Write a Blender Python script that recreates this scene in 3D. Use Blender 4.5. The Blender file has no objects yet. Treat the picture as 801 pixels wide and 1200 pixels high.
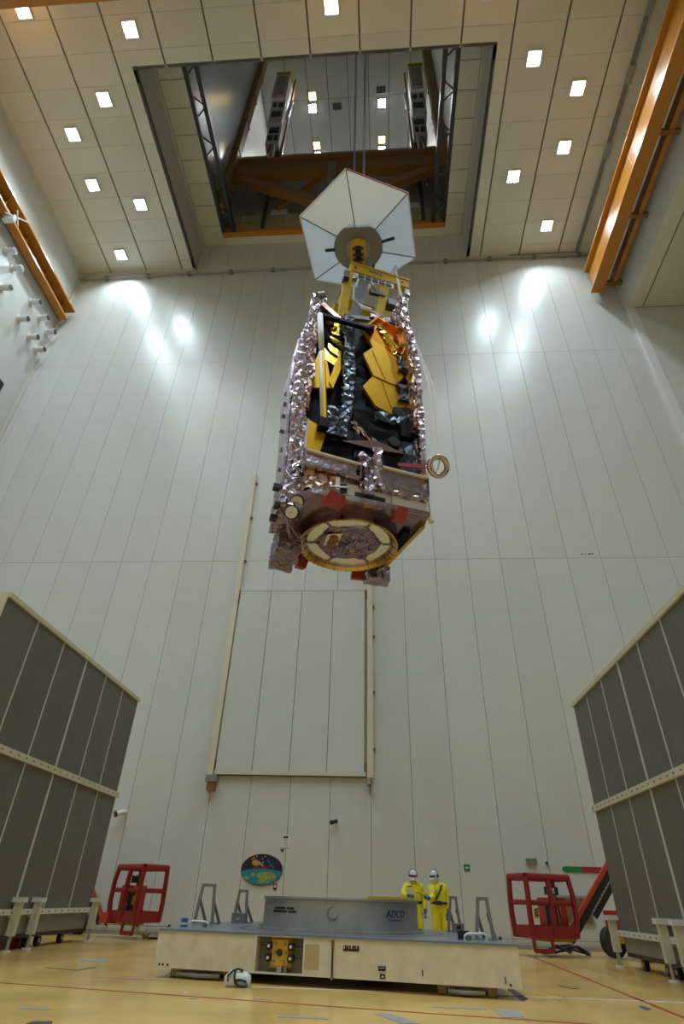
import bpy, math, random
from mathutils import Vector, Matrix
PI = math.pi
sc = bpy.context.scene
COL = sc.collection

# ------------------------------------------------------------------ camera
cam_d = bpy.data.cameras.new('camera')
cam = bpy.data.objects.new('camera', cam_d)
COL.objects.link(cam)
cam_d.sensor_fit = 'AUTO'
cam_d.sensor_width = 36.0
cam_d.lens = 652.0 * 36.0 / 1200.0
cam_d.clip_end = 300
_r = (0.9977353, 0.0620942, 0.0258573)
_u = (0.0143456, -0.5720189, 0.8201150)
_b = (0.0657152, -0.8178867, -0.5716142)
cam.matrix_world = Matrix(((_r[0], _u[0], _b[0], 0), (_r[1], _u[1], _b[1], 0), (_r[2], _u[2], _b[2], 1.05), (0, 0, 0, 1)))
sc.camera = cam

# ------------------------------------------------------------------ world, exposure
w = bpy.data.worlds.new('world'); sc.world = w; w.use_nodes = True
w.node_tree.nodes['Background'].inputs[0].default_value = (0.5, 0.55, 0.6, 1)
w.node_tree.nodes['Background'].inputs[1].default_value = 0.02
sc.view_settings.view_transform = 'Standard'
sc.view_settings.look = 'None'
sc.view_settings.exposure = 0.0
sc.view_settings.gamma = 1.0
sc.view_settings.use_curve_mapping = False
LAMP_STRENGTH = 16.0          # glowing lens of the high-bay ceiling lights
LAMP_POWER = 235.0            # their downward beam (W)
LAMP_SPREAD = 125.0           # beam angle (degrees)
UPPER_STRENGTH = 120.0         # lights of the upper hall

# ------------------------------------------------------------------ materials
def mat(name, col, rough=0.5, metal=0.0, var=0.0, vscale=3.0, bump=0.0, bscale=20.0, emit=0.0, objvar=0.0, spec=0.5, stretch=None, coat=0.0):
    m = bpy.data.materials.new(name); m.use_nodes = True
    nt = m.node_tree; b = nt.nodes['Principled BSDF']
    b.inputs['Base Color'].default_value = (*col, 1)
    b.inputs['Roughness'].default_value = rough
    b.inputs['Metallic'].default_value = metal
    b.inputs['Specular IOR Level'].default_value = spec
    b.inputs['Coat Weight'].default_value = coat
    if emit:
        b.inputs['Emission Color'].default_value = (*col, 1)
        b.inputs['Emission Strength'].default_value = emit
    last = None
    if var or bump:
        tc = nt.nodes.new('ShaderNodeTexCoord')
        mp = nt.nodes.new('ShaderNodeMapping')
        if stretch: mp.inputs['Scale'].default_value = stretch
        nt.links.new(tc.outputs['Object'], mp.inputs[0])
    if var:
        n = nt.nodes.new('ShaderNodeTexNoise'); n.inputs['Scale'].default_value = vscale
        n.inputs['Detail'].default_value = 6
        nt.links.new(mp.outputs[0], n.inputs['Vector'])
        r = nt.nodes.new('ShaderNodeMapRange')
        r.inputs[1].default_value = 0.3; r.inputs[2].default_value = 0.7
        r.inputs[3].default_value = 1 - var; r.inputs[4].default_value = 1 + var
        nt.links.new(n.outputs[0], r.inputs[0]); last = r.outputs[0]
    if objvar:
        oi = nt.nodes.new('ShaderNodeObjectInfo')
        r2 = nt.nodes.new('ShaderNodeMapRange')
        r2.inputs[3].default_value = 1 - objvar; r2.inputs[4].default_value = 1 + objvar
        nt.links.new(oi.outputs['Random'], r2.inputs[0])
        if last is not None:
            mu = nt.nodes.new('ShaderNodeMath'); mu.operation = 'MULTIPLY'
            nt.links.new(last, mu.inputs[0]); nt.links.new(r2.outputs[0], mu.inputs[1]); last = mu.outputs[0]
        else: last = r2.outputs[0]
    if last is not None:
        vm = nt.nodes.new('ShaderNodeVectorMath'); vm.operation = 'SCALE'
        vm.inputs[0].default_value = col
        nt.links.new(last, vm.inputs['Scale'])
        nt.links.new(vm.outputs[0], b.inputs['Base Color'])
    if bump:
        n2 = nt.nodes.new('ShaderNodeTexNoise'); n2.inputs['Scale'].default_value = bscale
        n2.inputs['Detail'].default_value = 3
        nt.links.new(mp.outputs[0], n2.inputs['Vector'])
        bp = nt.nodes.new('ShaderNodeBump'); bp.inputs['Strength'].default_value = bump
        bp.inputs['Distance'].default_value = 0.05
        nt.links.new(n2.outputs[0], bp.inputs['Height'])
        nt.links.new(bp.outputs[0], b.inputs['Normal'])
    return m

M = {}
M['wall'] = mat('wall_panel_paint', (0.62, 0.63, 0.59), 0.30, var=0.02, vscale=0.8, bump=0.02, bscale=3.0, objvar=0.025, stretch=(1, 1, 4))
M['wall_back'] = mat('wall_joint', (0.36, 0.36, 0.33), 0.7)
M['plain'] = mat('wall_plain_paint', (0.60, 0.61, 0.57), 0.4, var=0.03, vscale=0.6)
M['ceil'] = mat('ceiling_panel_paint', (0.66, 0.64, 0.56), 0.45, objvar=0.04)
M['ceil_joint'] = mat('ceiling_joint', (0.16, 0.155, 0.14), 0.8)
M['recess'] = mat('recess_paint', (0.52, 0.52, 0.50), 0.5, var=0.03)
M['cream'] = mat('cream_paint', (0.66, 0.60, 0.46), 0.5, var=0.04, vscale=4)
M['creamdirty'] = mat('worn_cream_paint', (0.72, 0.64, 0.48), 0.5, var=0.10, vscale=5)
M['trim'] = mat('cream_trim', (0.62, 0.60, 0.52), 0.5)
M['floor'] = mat('epoxy_floor', (0.68, 0.44, 0.13), 0.22, var=0.16, vscale=0.9, bump=0.01, bscale=2)
M['orange'] = mat('orange_steel', (0.50, 0.20, 0.022), 0.28, var=0.06, vscale=1.0)
M['brown'] = mat('brown_steel', (0.27, 0.125, 0.03), 0.4, var=0.08, vscale=1.0)
M['darksteel'] = mat('dark_steel', (0.05, 0.05, 0.055), 0.35, metal=0.6)
M['steel'] = mat('brushed_steel', (0.46, 0.46, 0.46), 0.34, metal=0.9, var=0.08, vscale=6, stretch=(1, 1, 0.1))
M['ringsteel'] = mat('ring_steel', (0.40, 0.40, 0.40), 0.42, metal=0.55, var=0.12, vscale=2.0)
M['bluewall'] = mat('upper_wall_sheet', (0.42, 0.45, 0.47), 0.25, metal=0.5, bump=0.05, bscale=6, stretch=(1, 8, 1))
M['lamp'] = mat('lamp_lens', (0.90, 0.965, 1.0), 0.5, emit=LAMP_STRENGTH)
M['uplamp'] = mat('upper_lamp_lens', (0.93, 0.97, 1.0), 0.5, emit=UPPER_STRENGTH)
M['amber'] = mat('amber_lamp_lens', (1.0, 0.62, 0.18), 0.5, emit=14.0)
M['white'] = mat('white_paint', (0.72, 0.72, 0.70), 0.45)
M['offwhite'] = mat('offwhite_plastic', (0.60, 0.60, 0.56), 0.5)
M['black'] = mat('black_plastic', (0.012, 0.012, 0.013), 0.4)
M['rubber'] = mat('black_rubber', (0.02, 0.02, 0.02), 0.7)
M['screen'] = mat('grey_screen_cloth', (0.150, 0.138, 0.122), 0.55, var=0.06, vscale=2, objvar=0.06, bump=0.05, bscale=60)
M['screenlow'] = mat('grey_beige_skirt', (0.24, 0.225, 0.19), 0.5, var=0.05)
M['red'] = mat('red_enamel', (0.27, 0.008, 0.014), 0.35, var=0.08, vscale=5)
M['redorange'] = mat('orange_red_enamel', (0.50, 0.055, 0.018), 0.4)
M['yellow'] = mat('yellow_paint', (0.56, 0.34, 0.002), 0.6, var=0.05, spec=0.2)
M['suit'] = mat('yellow_coverall', (0.86, 0.76, 0.015), 0.6, var=0.08, vscale=9, bump=0.3, bscale=14)
M['hood'] = mat('white_hood', (0.72, 0.72, 0.72), 0.7)
M['glove'] = mat('blue_glove', (0.01, 0.16, 0.34), 0.5)
M['belt'] = mat('navy_belt', (0.02, 0.025, 0.08), 0.6)
M['deck'] = mat('grey_deck_plate', (0.20, 0.22, 0.25), 0.32, metal=0.3, var=0.12, vscale=3)
M['foil'] = mat('lilac_film', (0.58, 0.48, 0.55), 0.16, metal=1.0, var=0.15, vscale=3)
M['foilflat'] = mat('lilac_film_taut', (0.40, 0.33, 0.39), 0.26, metal=0.85, var=0.2, vscale=4, bump=0.7, bscale=3.5)
M['foilpurple'] = mat('purple_film', (0.27, 0.19, 0.27), 0.2, metal=1.0, var=0.2, vscale=3)
M['foildark'] = mat('dark_lilac_film', (0.30, 0.22, 0.27), 0.25, metal=0.9, var=0.2, vscale=5)
M['copper'] = mat('copper_film', (0.55, 0.36, 0.28), 0.22, metal=1.0, var=0.2, vscale=5)
M['blackfoil'] = mat('black_film', (0.085, 0.10, 0.125), 0.22, metal=0.9, var=0.3, vscale=5)
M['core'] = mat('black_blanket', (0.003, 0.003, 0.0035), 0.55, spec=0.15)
M['gold'] = mat('gold_mirror', (0.62, 0.34, 0.010), 0.34, metal=0.6, spec=0.25, var=0.05)
M['goldbright'] = mat('polished_gold', (0.90, 0.62, 0.10), 0.15, metal=1.0, bump=0.2, bscale=3)
M['goldorange'] = mat('orange_film', (0.85, 0.32, 0.02), 0.2, metal=0.75, var=0.15, vscale=4)
M['goldring'] = mat('gold_anodised', (0.66, 0.44, 0.10), 0.25, metal=0.9, var=0.1, vscale=8)
M['redcover'] = mat('red_cover', (0.33, 0.035, 0.025), 0.5, var=0.1)
M['hexfilm'] = mat('silver_white_film', (0.70, 0.74, 0.78), 0.16, metal=0.75, var=0.04, vscale=1.2, bump=0.03, bscale=2)
M['hubgrey'] = mat('grey_disc', (0.24, 0.235, 0.225), 0.45, metal=0.4)
_m = M['hexfilm']; _nt = _m.node_tree
_tr = _nt.nodes.new('ShaderNodeBsdfTranslucent'); _tr.inputs[0].default_value = (0.80, 0.84, 0.88, 1)
_mx = _nt.nodes.new('ShaderNodeMixShader'); _mx.inputs[0].default_value = 0.42
_out = [n for n in _nt.nodes if n.type == 'OUTPUT_MATERIAL'][0]
_nt.links.new(_nt.nodes['Principled BSDF'].outputs[0], _mx.inputs[1]); _nt.links.new(_tr.outputs[0], _mx.inputs[2])
_nt.links.new(_mx.outputs[0], _out.inputs['Surface'])
M['darkcolumn'] = mat('dark_grey_column', (0.10, 0.095, 0.09), 0.5)
M['rope'] = mat('white_rope', (0.86, 0.85, 0.82), 0.8)
M['redline'] = mat('red_floor_paint', (0.42, 0.06, 0.03), 0.4)
M['whiteline'] = mat('white_floor_paint', (0.68, 0.66, 0.56), 0.4)
M['greytape'] = mat('grey_tape', (0.33, 0.32, 0.30), 0.5)
M['darktape'] = mat('dark_tape', (0.07, 0.06, 0.055), 0.6)
M['yellowtape'] = mat('yellow_tape', (0.72, 0.52, 0.03), 0.5)
M['wood'] = mat('pallet_wood', (0.34, 0.24, 0.11), 0.7, var=0.15)
M['greenp'] = mat('green_print', (0.02, 0.20, 0.06), 0.5)
M['redp'] = mat('red_print', (0.36, 0.02, 0.03), 0.5)
M['navy'] = mat('navy_print', (0.012, 0.012, 0.045), 0.5)
M['teal'] = mat('teal_print', (0.02, 0.22, 0.30), 0.5)
M['earth'] = mat('green_yellow_print', (0.30, 0.36, 0.08), 0.5, var=0.35, vscale=8)
M['lettered'] = mat('red_lettering', (0.50, 0.05, 0.03), 0.5)
M['goldp'] = mat('gold_print', (0.55, 0.32, 0.06), 0.5)
M['bluep'] = mat('blue_print', (0.03, 0.08, 0.32), 0.5)
M['adcoblue'] = mat('blue_lettering', (0.015, 0.025, 0.13), 0.5)
M['patch'] = mat('tan_patch', (0.50, 0.38, 0.20), 0.6)
M['yellowbox'] = mat('valve_yellow', (0.72, 0.38, 0.02), 0.45, var=0.08)
M['recessgrey'] = mat('olive_recess', (0.24, 0.21, 0.14), 0.6)
M['tyregrey'] = mat('tyre', (0.05, 0.05, 0.05), 0.7)
M['glassgreen'] = mat('pale_green_panel', (0.42, 0.46, 0.38), 0.2)
M['brownp'] = mat('brown_hatch', (0.20, 0.11, 0.06), 0.6)
M['bluebox'] = mat('blue_cap', (0.02, 0.16, 0.36), 0.5)
M['radiator'] = mat('white_radiator', (0.88, 0.90, 0.92), 0.25)

# ------------------------------------------------------------------ mesh helpers
class MB:
    def __init__(s): s.v = []; s.f = []
    def _add(s, vs, fs):
        o = len(s.v); s.v += [tuple(p) for p in vs]; s.f += [tuple(i + o for i in q) for q in fs]; return s
    def box(s, a, b):
        x0, x1 = sorted((a[0], b[0])); y0, y1 = sorted((a[1], b[1])); z0, z1 = sorted((a[2], b[2]))
        return s._add([(x0,y0,z0),(x1,y0,z0),(x1,y1,z0),(x0,y1,z0),(x0,y0,z1),(x1,y0,z1),(x1,y1,z1),(x0,y1,z1)],
                      [(0,3,2,1),(4,5,6,7),(0,1,5,4),(1,2,6,5),(2,3,7,6),(3,0,4,7)])
    def bar(s, p, q, wx, wz, up=(0, 0, 1)):
        p = Vector(p); q = Vector(q); d = (q - p).normalized(); u = Vector(up)
        if abs(d.dot(u)) > 0.98: u = Vector((0, 1, 0))
        r = d.cross(u).normalized(); u = r.cross(d).normalized()
        vs = []
        for e in (p, q):
            for a, b in ((-1,-1),(1,-1),(1,1),(-1,1)): vs.append(e + r*a*wx/2 + u*b*wz/2)
        return s._add(vs, [(3,2,1,0),(4,5,6,7),(0,1,5,4),(1,2,6,5),(2,3,7,6),(3,0,4,7)])
    def cyl(s, p, q, r, r2=None, n=12):
        p = Vector(p); q = Vector(q); r2 = r if r2 is None else r2
        d = (q - p).normalized(); u = Vector((0, 0, 1)) if abs(d.z) < 0.9 else Vector((1, 0, 0))
        a = d.cross(u).normalized(); b = a.cross(d)
        vs = []
        for c, rr in ((p, r), (q, r2)):
            for i in range(n):
                t = 2*PI*i/n; vs.append(c + a*math.cos(t)*rr + b*math.sin(t)*rr)
        fs = [(i, i+n, (i+1) % n + n, (i+1) % n) for i in range(n)]
        fs += [tuple(range(n)), tuple(range(2*n-1, n-1, -1))]
        return s._add(vs, fs)
    def tube(s, pts, r, n=8):
        pts = [Vector(p) for p in pts]; vs = []; k = len(pts)
        for i, p in enumerate(pts):
            d = (pts[min(i+1, k-1)] - pts[max(i-1, 0)]).normalized()
            u = Vector((0, 0, 1)) if abs(d.z) < 0.95 else Vector((0, 1, 0))
            a = d.cross(u).normalized(); b = a.cross(d)
            for j in range(n):
                t = 2*PI*j/n; vs.append(p + a*math.cos(t)*r + b*math.sin(t)*r)
        fs = []
        for i in range(k-1):
            for j in range(n):
                fs.append((i*n+j, i*n+(j+1) % n, (i+1)*n+(j+1) % n, (i+1)*n+j))
        fs += [tuple(range(n-1, -1, -1)), tuple(range((k-1)*n, k*n))]
        return s._add(vs, fs)
    def prism(s, poly, vec):
        k = len(poly); v = Vector(vec)
        vs = [Vector(p) for p in poly] + [Vector(p) + v for p in poly]
        fs = [tuple(range(k-1, -1, -1)), tuple(range(k, 2*k))] + [(i, (i+1) % k, (i+1) % k + k, i+k) for i in range(k)]
        return s._add(vs, fs)
    def lathe(s, prof, n=32, c=(0, 0, 0), closed=True, a0=0.0):
        k = len(prof); vs = []
        for i in range(n):
            t = a0 + 2*PI*i/n
            for r, z in prof: vs.append((c[0]+r*math.cos(t), c[1]+r*math.sin(t), c[2]+z))
        fs = []
        for i in range(n):
            for j in range(k if closed else k-1):
                fs.append((i*k+j, ((i+1) % n)*k+j, ((i+1) % n)*k+(j+1) % k, i*k+(j+1) % k))
        return s._add(vs, fs)
    def foilbox(s, a, b, cell, amp, seed=1):
        rg = random.Random(seed)
        n = [max(1, round(abs(b[i]-a[i])/cell)) for i in range(3)]
        idx = {}; o = len(s.v)
        def vid(i, j, k):
            key = (i, j, k)
            if key not in idx:
                idx[key] = len(s.v)
                s.v.append(tuple(a[q] + (b[q]-a[q])*(key[q]/n[q]) + rg.uniform(-amp, amp) for q in range(3)))
            return idx[key]
        def quad(p, q, r, t):
            if rg.random() < .5: s.f.append((p, q, r)); s.f.append((p, r, t))
            else: s.f.append((p, q, t)); s.f.append((q, r, t))
        for i in range(n[0]):
            for j in range(n[1]):
                quad(vid(i,j,0), vid(i,j+1,0), vid(i+1,j+1,0), vid(i+1,j,0))
                quad(vid(i,j,n[2]), vid(i+1,j,n[2]), vid(i+1,j+1,n[2]), vid(i,j+1,n[2]))
        for i in range(n[0]):
            for k in range(n[2]):
                quad(vid(i,0,k), vid(i+1,0,k), vid(i+1,0,k+1), vid(i,0,k+1))
                quad(vid(i,n[1],k), vid(i,n[1],k+1), vid(i+1,n[1],k+1), vid(i+1,n[1],k))
        for j in range(n[1]):
            for k in range(n[2]):
                quad(vid(0,j,k), vid(0,j,k+1), vid(0,j+1,k+1), vid(0,j+1,k))
                quad(vid(n[0],j,k), vid(n[0],j+1,k), vid(n[0],j+1,k+1), vid(n[0],j,k+1))
        return s
    def foilloft(s, secs, cell, amp, seed=1):
        # secs: list of closed polygons of equal length (3D), subdivided and crumpled
        rg = random.Random(seed); k = len(secs[0])
        rows = []
        for a, b in zip(secs[:-1], secs[1:]):
            m = max(1, round((Vector(b[0])-Vector(a[0])).length/cell))
            for t in range(m): rows.append([Vector(a[i]).lerp(Vector(b[i]), t/m) for i in range(k)])
        rows.append([Vector(p) for p in secs[-1]])
        ns = [max(1, round((rows[len(rows)//2][(i+1) % k]-rows[len(rows)//2][i]).length/cell)) for i in range(k)]
        P = sum(ns); o = len(s.v)
        for rw in rows:
            for i in range(k):
                for t in range(ns[i]):
                    p = rw[i].lerp(rw[(i+1) % k], t/ns[i])
                    s.v.append(tuple(p[q] + rg.uniform(-amp, amp) for q in range(3)))
        for r in range(len(rows)-1):
            for j in range(P):
                a = o+r*P+j; b = o+r*P+(j+1) % P; c = o+(r+1)*P+(j+1) % P; d = o+(r+1)*P+j
                if rg.random() < .5: s.f += [(a, b, c), (a, c, d)]
                else: s.f += [(a, b, d), (b, c, d)]
        s.f.append(tuple(o+j for j in range(P-1, -1, -1)))
        s.f.append(tuple(o+(len(rows)-1)*P+j for j in range(P)))
        return s
    def mesh(s, name, m, smooth=False):
        me = bpy.data.meshes.new(name); me.from_pydata(s.v, [], s.f)
        me.materials.append(M[m] if isinstance(m, str) else m)
        if smooth: me.polygons.foreach_set('use_smooth', [True]*len(me.polygons))
        me.update(); return me
    def build(s, name, m, parent=None, smooth=False, label=None):
        o = bpy.data.objects.new(name, s.mesh(name, m, smooth)); COL.objects.link(o)
        if parent is not None: o.parent = parent
        if label: o['label'] = label
        return o

def auto_smooth(o, ang=40):
    me = o.data
    me.polygons.foreach_set('use_smooth', [True]*len(me.polygons))
    try: me.set_sharp_from_angle(angle=math.radians(ang))
    except Exception: pass
    return o

def tag(o, label=None, cat=None, group=None, kind=None):
    if label: o['label'] = label
    if cat: o['category'] = cat
    if group: o['group'] = group
    if kind: o['kind'] = kind
    return o
def thing(name, label, cat, loc=(0, 0, 0), rz=0.0, group=None):
    o = bpy.data.objects.new(name, None); COL.objects.link(o)
    o.empty_display_size = 0.2
    o.location = loc; o.rotation_euler = (0, 0, rz)
    return tag(o, label, cat, group)
def struct(name, mb, m, label=None):
    o = mb.build(name, m); o['kind'] = 'structure'
    if label: o['label'] = label
    return o
def inst(name, me, parent, loc, rz=0.0):
    o = bpy.data.objects.new(name, me); COL.objects.link(o); o.parent = parent; o.location = loc
    if rz: o.rotation_euler = (0, 0, rz)
    return o
def copy_tree(o, parent=None):
    c = o.copy(); COL.objects.link(c); c.parent = parent
    for ch in list(o.children):
        copy_tree(ch, c)
    return c
def text(name, s, size, m, parent, loc, rot, extrude=0.003, align='CENTER', shear=0.0, sx=1.0, wave=None):
    cu = bpy.data.curves.new(name, 'FONT'); cu.body = s; cu.size = size; cu.extrude = extrude
    cu.align_x = align; cu.align_y = 'CENTER'; cu.shear = shear; cu.resolution_u = 2
    t = bpy.data.objects.new(name, cu); COL.objects.link(t)
    dg = bpy.context.evaluated_depsgraph_get()
    me = bpy.data.meshes.new_from_object(t.evaluated_get(dg))
    bpy.data.objects.remove(t)
    if wave:
        for v in me.vertices: v.co = wave(v.co)
    me.materials.clear(); me.materials.append(M[m])
    o = bpy.data.objects.new(name, me); COL.objects.link(o)
    o.parent = parent; o.location = loc; o.rotation_euler = rot; o.scale = (sx, 1, 1)
    return o
def ell(rx, rz, n=40, cx=0, cz=0, y=0):
    return [(cx+rx*math.cos(2*PI*i/n), y, cz+rz*math.sin(2*PI*i/n)) for i in range(n)]

# ================================================================== THE SETTING
XL, XR, YB, YN, ZC = -20.2, 14.7, 21.0, -16.0, 36.0
HX0, HX1, HY0, ZR = -12.2, 6.05, 9.8, 39.0        # hatch recess
OX0, OX1, OY0, OY1 = -10.62, 4.80, 10.6, 20.15    # opening in the recess ceiling

# floor with painted lines and tape
floor = struct('floor', MB().box((XL-.3, YN-.3, -.3), (26, YB+.4, 0)), 'floor')
def mark(pts, m, name='floor_marking', z=0.003):
    MB().prism([(x, y, 0.0005) for x, y in pts], (0, 0, z)).build(name, m, floor)
def line(p, q, wd, m, name):
    p = Vector((*p, 0)); q = Vector((*q, 0)); d = (q-p).normalized(); n = Vector((-d.y, d.x, 0))*wd/2
    mark([(a.x, a.y) for a in (p-n, q-n, q+n, p+n)], m, name)
line((-9.5, 10.32), (0.5, 8.62), .045, 'redline', 'red_line')
line((0.5, 8.62), (5.0, 8.00), .045, 'redline', 'red_line')
line((3.68, 18.6), (3.52, 7.2), .06, 'redline', 'red_line')
line((-2.3, 10.25), (4.9, 10.55), .07, 'whiteline', 'white_line')
line((-4.3, 10.60), (-3.0, 10.53), .05, 'greytape', 'tape_strip')
mark([(-3.99,7.84),(-3.94,7.73),(-3.57,7.72),(-3.62,7.82)], 'greytape', 'tape_strip')
mark([(-3.43,7.09),(-3.43,6.95),(-3.2,7.01),(-3.25,7.13)], 'darktape', 'tape_strip')
line((-5.62,11.56), (-4.98,11.36), .05, 'darktape', 'tape_strip')
line((-4.98,11.36), (-4.92,11.9), .05, 'darktape', 'tape_strip')
mark([(-5.71,12.99),(-5.57,12.69),(-5.11,12.89),(-5.31,13.36)], 'greytape', 'tape_strip')
mark([(-1.18,8.04),(-1.16,7.93),(-0.61,7.92),(-0.62,8.02)], 'greytape', 'tape_strip')
mark([(0.57,9.2),(0.56,9.08),(1.22,9.07),(1.24,9.18)], 'greytape', 'tape_strip')
mark([(1.28,9.13),(1.33,8.54),(1.58,8.66),(1.6,9.22)], 'greytape', 'tape_strip')
mark([(-0.13,8.43),(0.16,7.87),(0.36,7.92),(0.04,8.48)], 'greytape', 'tape_strip')
mark([(1.83,11.14),(1.83,10.0),(1.95,10.19),(1.95,11.38)], 'darktape', 'tape_strip')
line((1.95, 11.0), (2.52, 10.45), .05, 'yellowtape', 'tape_strip')
arc = [(1.55+.55*math.cos(t), 11.9+.55*math.sin(t)) for t in [(-1.2+i*.25) for i in range(9)]]
for a, b in zip(arc[:-1], arc[1:]): line(a, b, .07, 'yellowtape', 'tape_strip')
mark([(3.3,9.9),(3.29,9.62),(3.39,9.72),(3.39,10.0)], 'bluep', 'tape_strip')
line((2.80, 12.0), (2.93, 11.62), .04, 'darktape', 'tape_strip')
line((2.93, 11.62), (3.03, 11.72), .04, 'darktape', 'tape_strip')
rg = random.Random(5)
for i in range(16):
    x = rg.uniform(-7, 5); y = rg.uniform(8, 17)
    if -4.2 < x < 2.2 and 10 < y < 17: continue
    line((x, y), (x+rg.uniform(.05, .25), y+rg.uniform(-.1, .1)), rg.uniform(.03, .06), rg.choice(('greytape', 'darktape', 'whiteline')), 'floor_mark')

# back wall: joint-coloured backing, every panel its own piece
wall_back = struct('wall_back', MB().box((XL-.3, YB+.05, 0), (25, YB+.35, ZR+14)), 'wall_back')
seams = [-7.33+1.387*k for k in range(-10, 17)]
seams = [XL] + [s for s in seams if XL+.3 < s < XR-.2] + [XR]
zs = [0.0, 13.18, 26.45, ZC+.02]
pm = {}
def panel_piece(parent, name, a, b, m):
    size = tuple(round(b[i]-a[i], 3) for i in range(3)); key = (name, size, m)
    if key not in pm: pm[key] = MB().box((0, 0, 0), size).mesh(name, m)
    return inst(name, pm[key], parent, a)
G = .007
for r in range(3):
    for a, b in zip(seams[:-1], seams[1:]):
        panel_piece(wall_back, 'wall_panel', (a+G, YB, zs[r]+G), (b-G, YB+.06, zs[r+1]-G), 'wall')
hs = [HX0] + [s for s in seams if HX0+.2 < s < HX1-.2] + [HX1]
for a, b in zip(hs[:-1], hs[1:]):
    panel_piece(wall_back, 'wall_panel', (a+G, YB, ZC+.04), (b-G, YB+.06, ZR+.6), 'wall')
struct('baseboard_back', MB().box((XL, YB-.03, 0), (XR, YB+.02, .09)), 'greytape')

# side walls and the wall behind the viewer
struct('wall_left', MB().box((XL-.3, YN, 0), (XL, YB, ZC)), 'plain')
struct('trim_1', MB().box((XL, YB-.14, 0), (XL+.14, YB, ZC)), 'trim')
struct('trim_2', MB().box((XL, YN, ZC-.12), (XL+.12, YB, ZC)), 'trim')
struct('trim_3', MB().box((XL, YB-.16, ZC-.22), (HX0, YB, ZC-.02)).box((HX1, YB-.16, ZC-.22), (XR, YB, ZC-.02)), 'trim')
ZS = 29.9
struct('wall_right', MB().box((XR, YN, ZS+.065), (XR+.3, YB, ZC)), 'plain')
struct('trim_4', MB().box((XR-.05, YB-.20, 0), (XR+.40, YB-.165, ZS-.01)).box((XR-.05, YB-.165, 0), (XR, YB, ZC-.3)), 'white')
struct('wall_front', MB().box((XL, YN-.3, 0), (25, YN, ZC)), 'plain')
struct('wall_bay_end', MB().box((XR+.003, YB-.16, 0), (25, YB+.04, ZS)), 'plain')
struct('wall_bay_side', MB().box((25, YN, 0), (25.3, YB, ZS)), 'plain')
soffit = struct('ceiling_bay', MB().box((XR+.3, YN, ZS+.06), (25.3, YB, ZS+.3)), 'ceil_joint')
xs = [XR, 15.55, 17.95, 20.4, 22.8, 25.0]
for a, b in zip(xs[:-1], xs[1:]):
    panel_piece(soffit, 'soffit_panel', (a+(.04 if a > XR else -.0), YN, ZS), (b-.04, YB-.2, ZS+.07), 'ceil')

# ceiling with its panels and the hatch recess
ceil = struct('ceiling', MB().box((XL-.3, YN-.3, ZC+.06), (XR+.3, HY0, ZC+.25)).box((XL-.3, HY0, ZC+.06), (HX0, YB+.05, ZC+.25)).box((HX1, HY0, ZC+.06), (XR+.3, YB+.05, ZC+.25)), 'ceil_joint')
cx = [XL] + [-18.1+2.5*k for k in range(13)] + [XR]
cy = [YN, 4.8, 6.2, 7.6, 9.0, 10.4, 11.8, 13.2, 14.6, 16.0, 17.4, 18.8, 20.2, YB]
gx, gy = .045, .005
def cpanel(x0, x1, y0, y1):
    if x1-x0 < .15 or y1-y0 < .1: return
    panel_piece(ceil, 'ceiling_panel', (x0, y0, ZC), (x1, y1, ZC+.06), 'ceil')
for a, b in zip(cx[:-1], cx[1:]):
    for c, d in zip(cy[:-1], cy[1:]):
        x0, x1, y0, y1 = a+gx, b-gx, c+gy, d-gy
        if x1 <= HX0 or x0 >= HX1 or y1 <= HY0: cpanel(x0, x1, y0, y1); continue
        if y0 < HY0: cpanel(x0, x1, y0, HY0); y0 = HY0
        if x0 < HX0: cpanel(x0, HX0, y0, y1)
        if x1 > HX1: cpanel(HX1, x1, y0, y1)
struct('wall_recess_left', MB().box((HX0-.15, HY0, ZC+.0), (HX0, YB, ZR+.1)), 'recess')
struct('wall_recess_right', MB().box((HX1, HY0, ZC+.0), (HX1+.15, YB, ZR+.1)), 'recess')
struct('wall_recess_front', MB().box((HX0-.15, HY0-.15, ZC+.0), (HX1+.15, HY0, ZR+.1)), 'recess')
struct('trim_5', MB().box((HX0, HY0, ZR-.1), (HX0+.1, YB, ZR)).box((HX1-.1, HY0, ZR-.1), (HX1, YB, ZR)), 'trim')
rc = struct('ceiling_recess', MB().box((HX0, HY0, ZR+.06), (OX0, YB, ZR+.25)).box((OX1, HY0, ZR+.06), (HX1, YB, ZR+.25)).box((OX0, HY0, ZR+.06), (OX1, OY0, ZR+.25)).box((OX0, OY1, ZR+.06), (OX1, YB, ZR+.25)), 'ceil_joint')
ry = [HY0+1.4*k for k in range(8)] + [YB]
for c, d in zip(ry[:-1], ry[1:]):
    for x0, x1 in ((HX0+.1, OX0), (OX1, HX1-.1)):
        panel_piece(rc, 'ceiling_panel', (x0+.02, c+.02, ZR), (x1-.02, d-.02, ZR+.06), 'ceil')
panel_piece(rc, 'ceiling_panel', (OX0, OY1+.3, ZR), (OX1, YB, ZR+.06), 'ceil')

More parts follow.
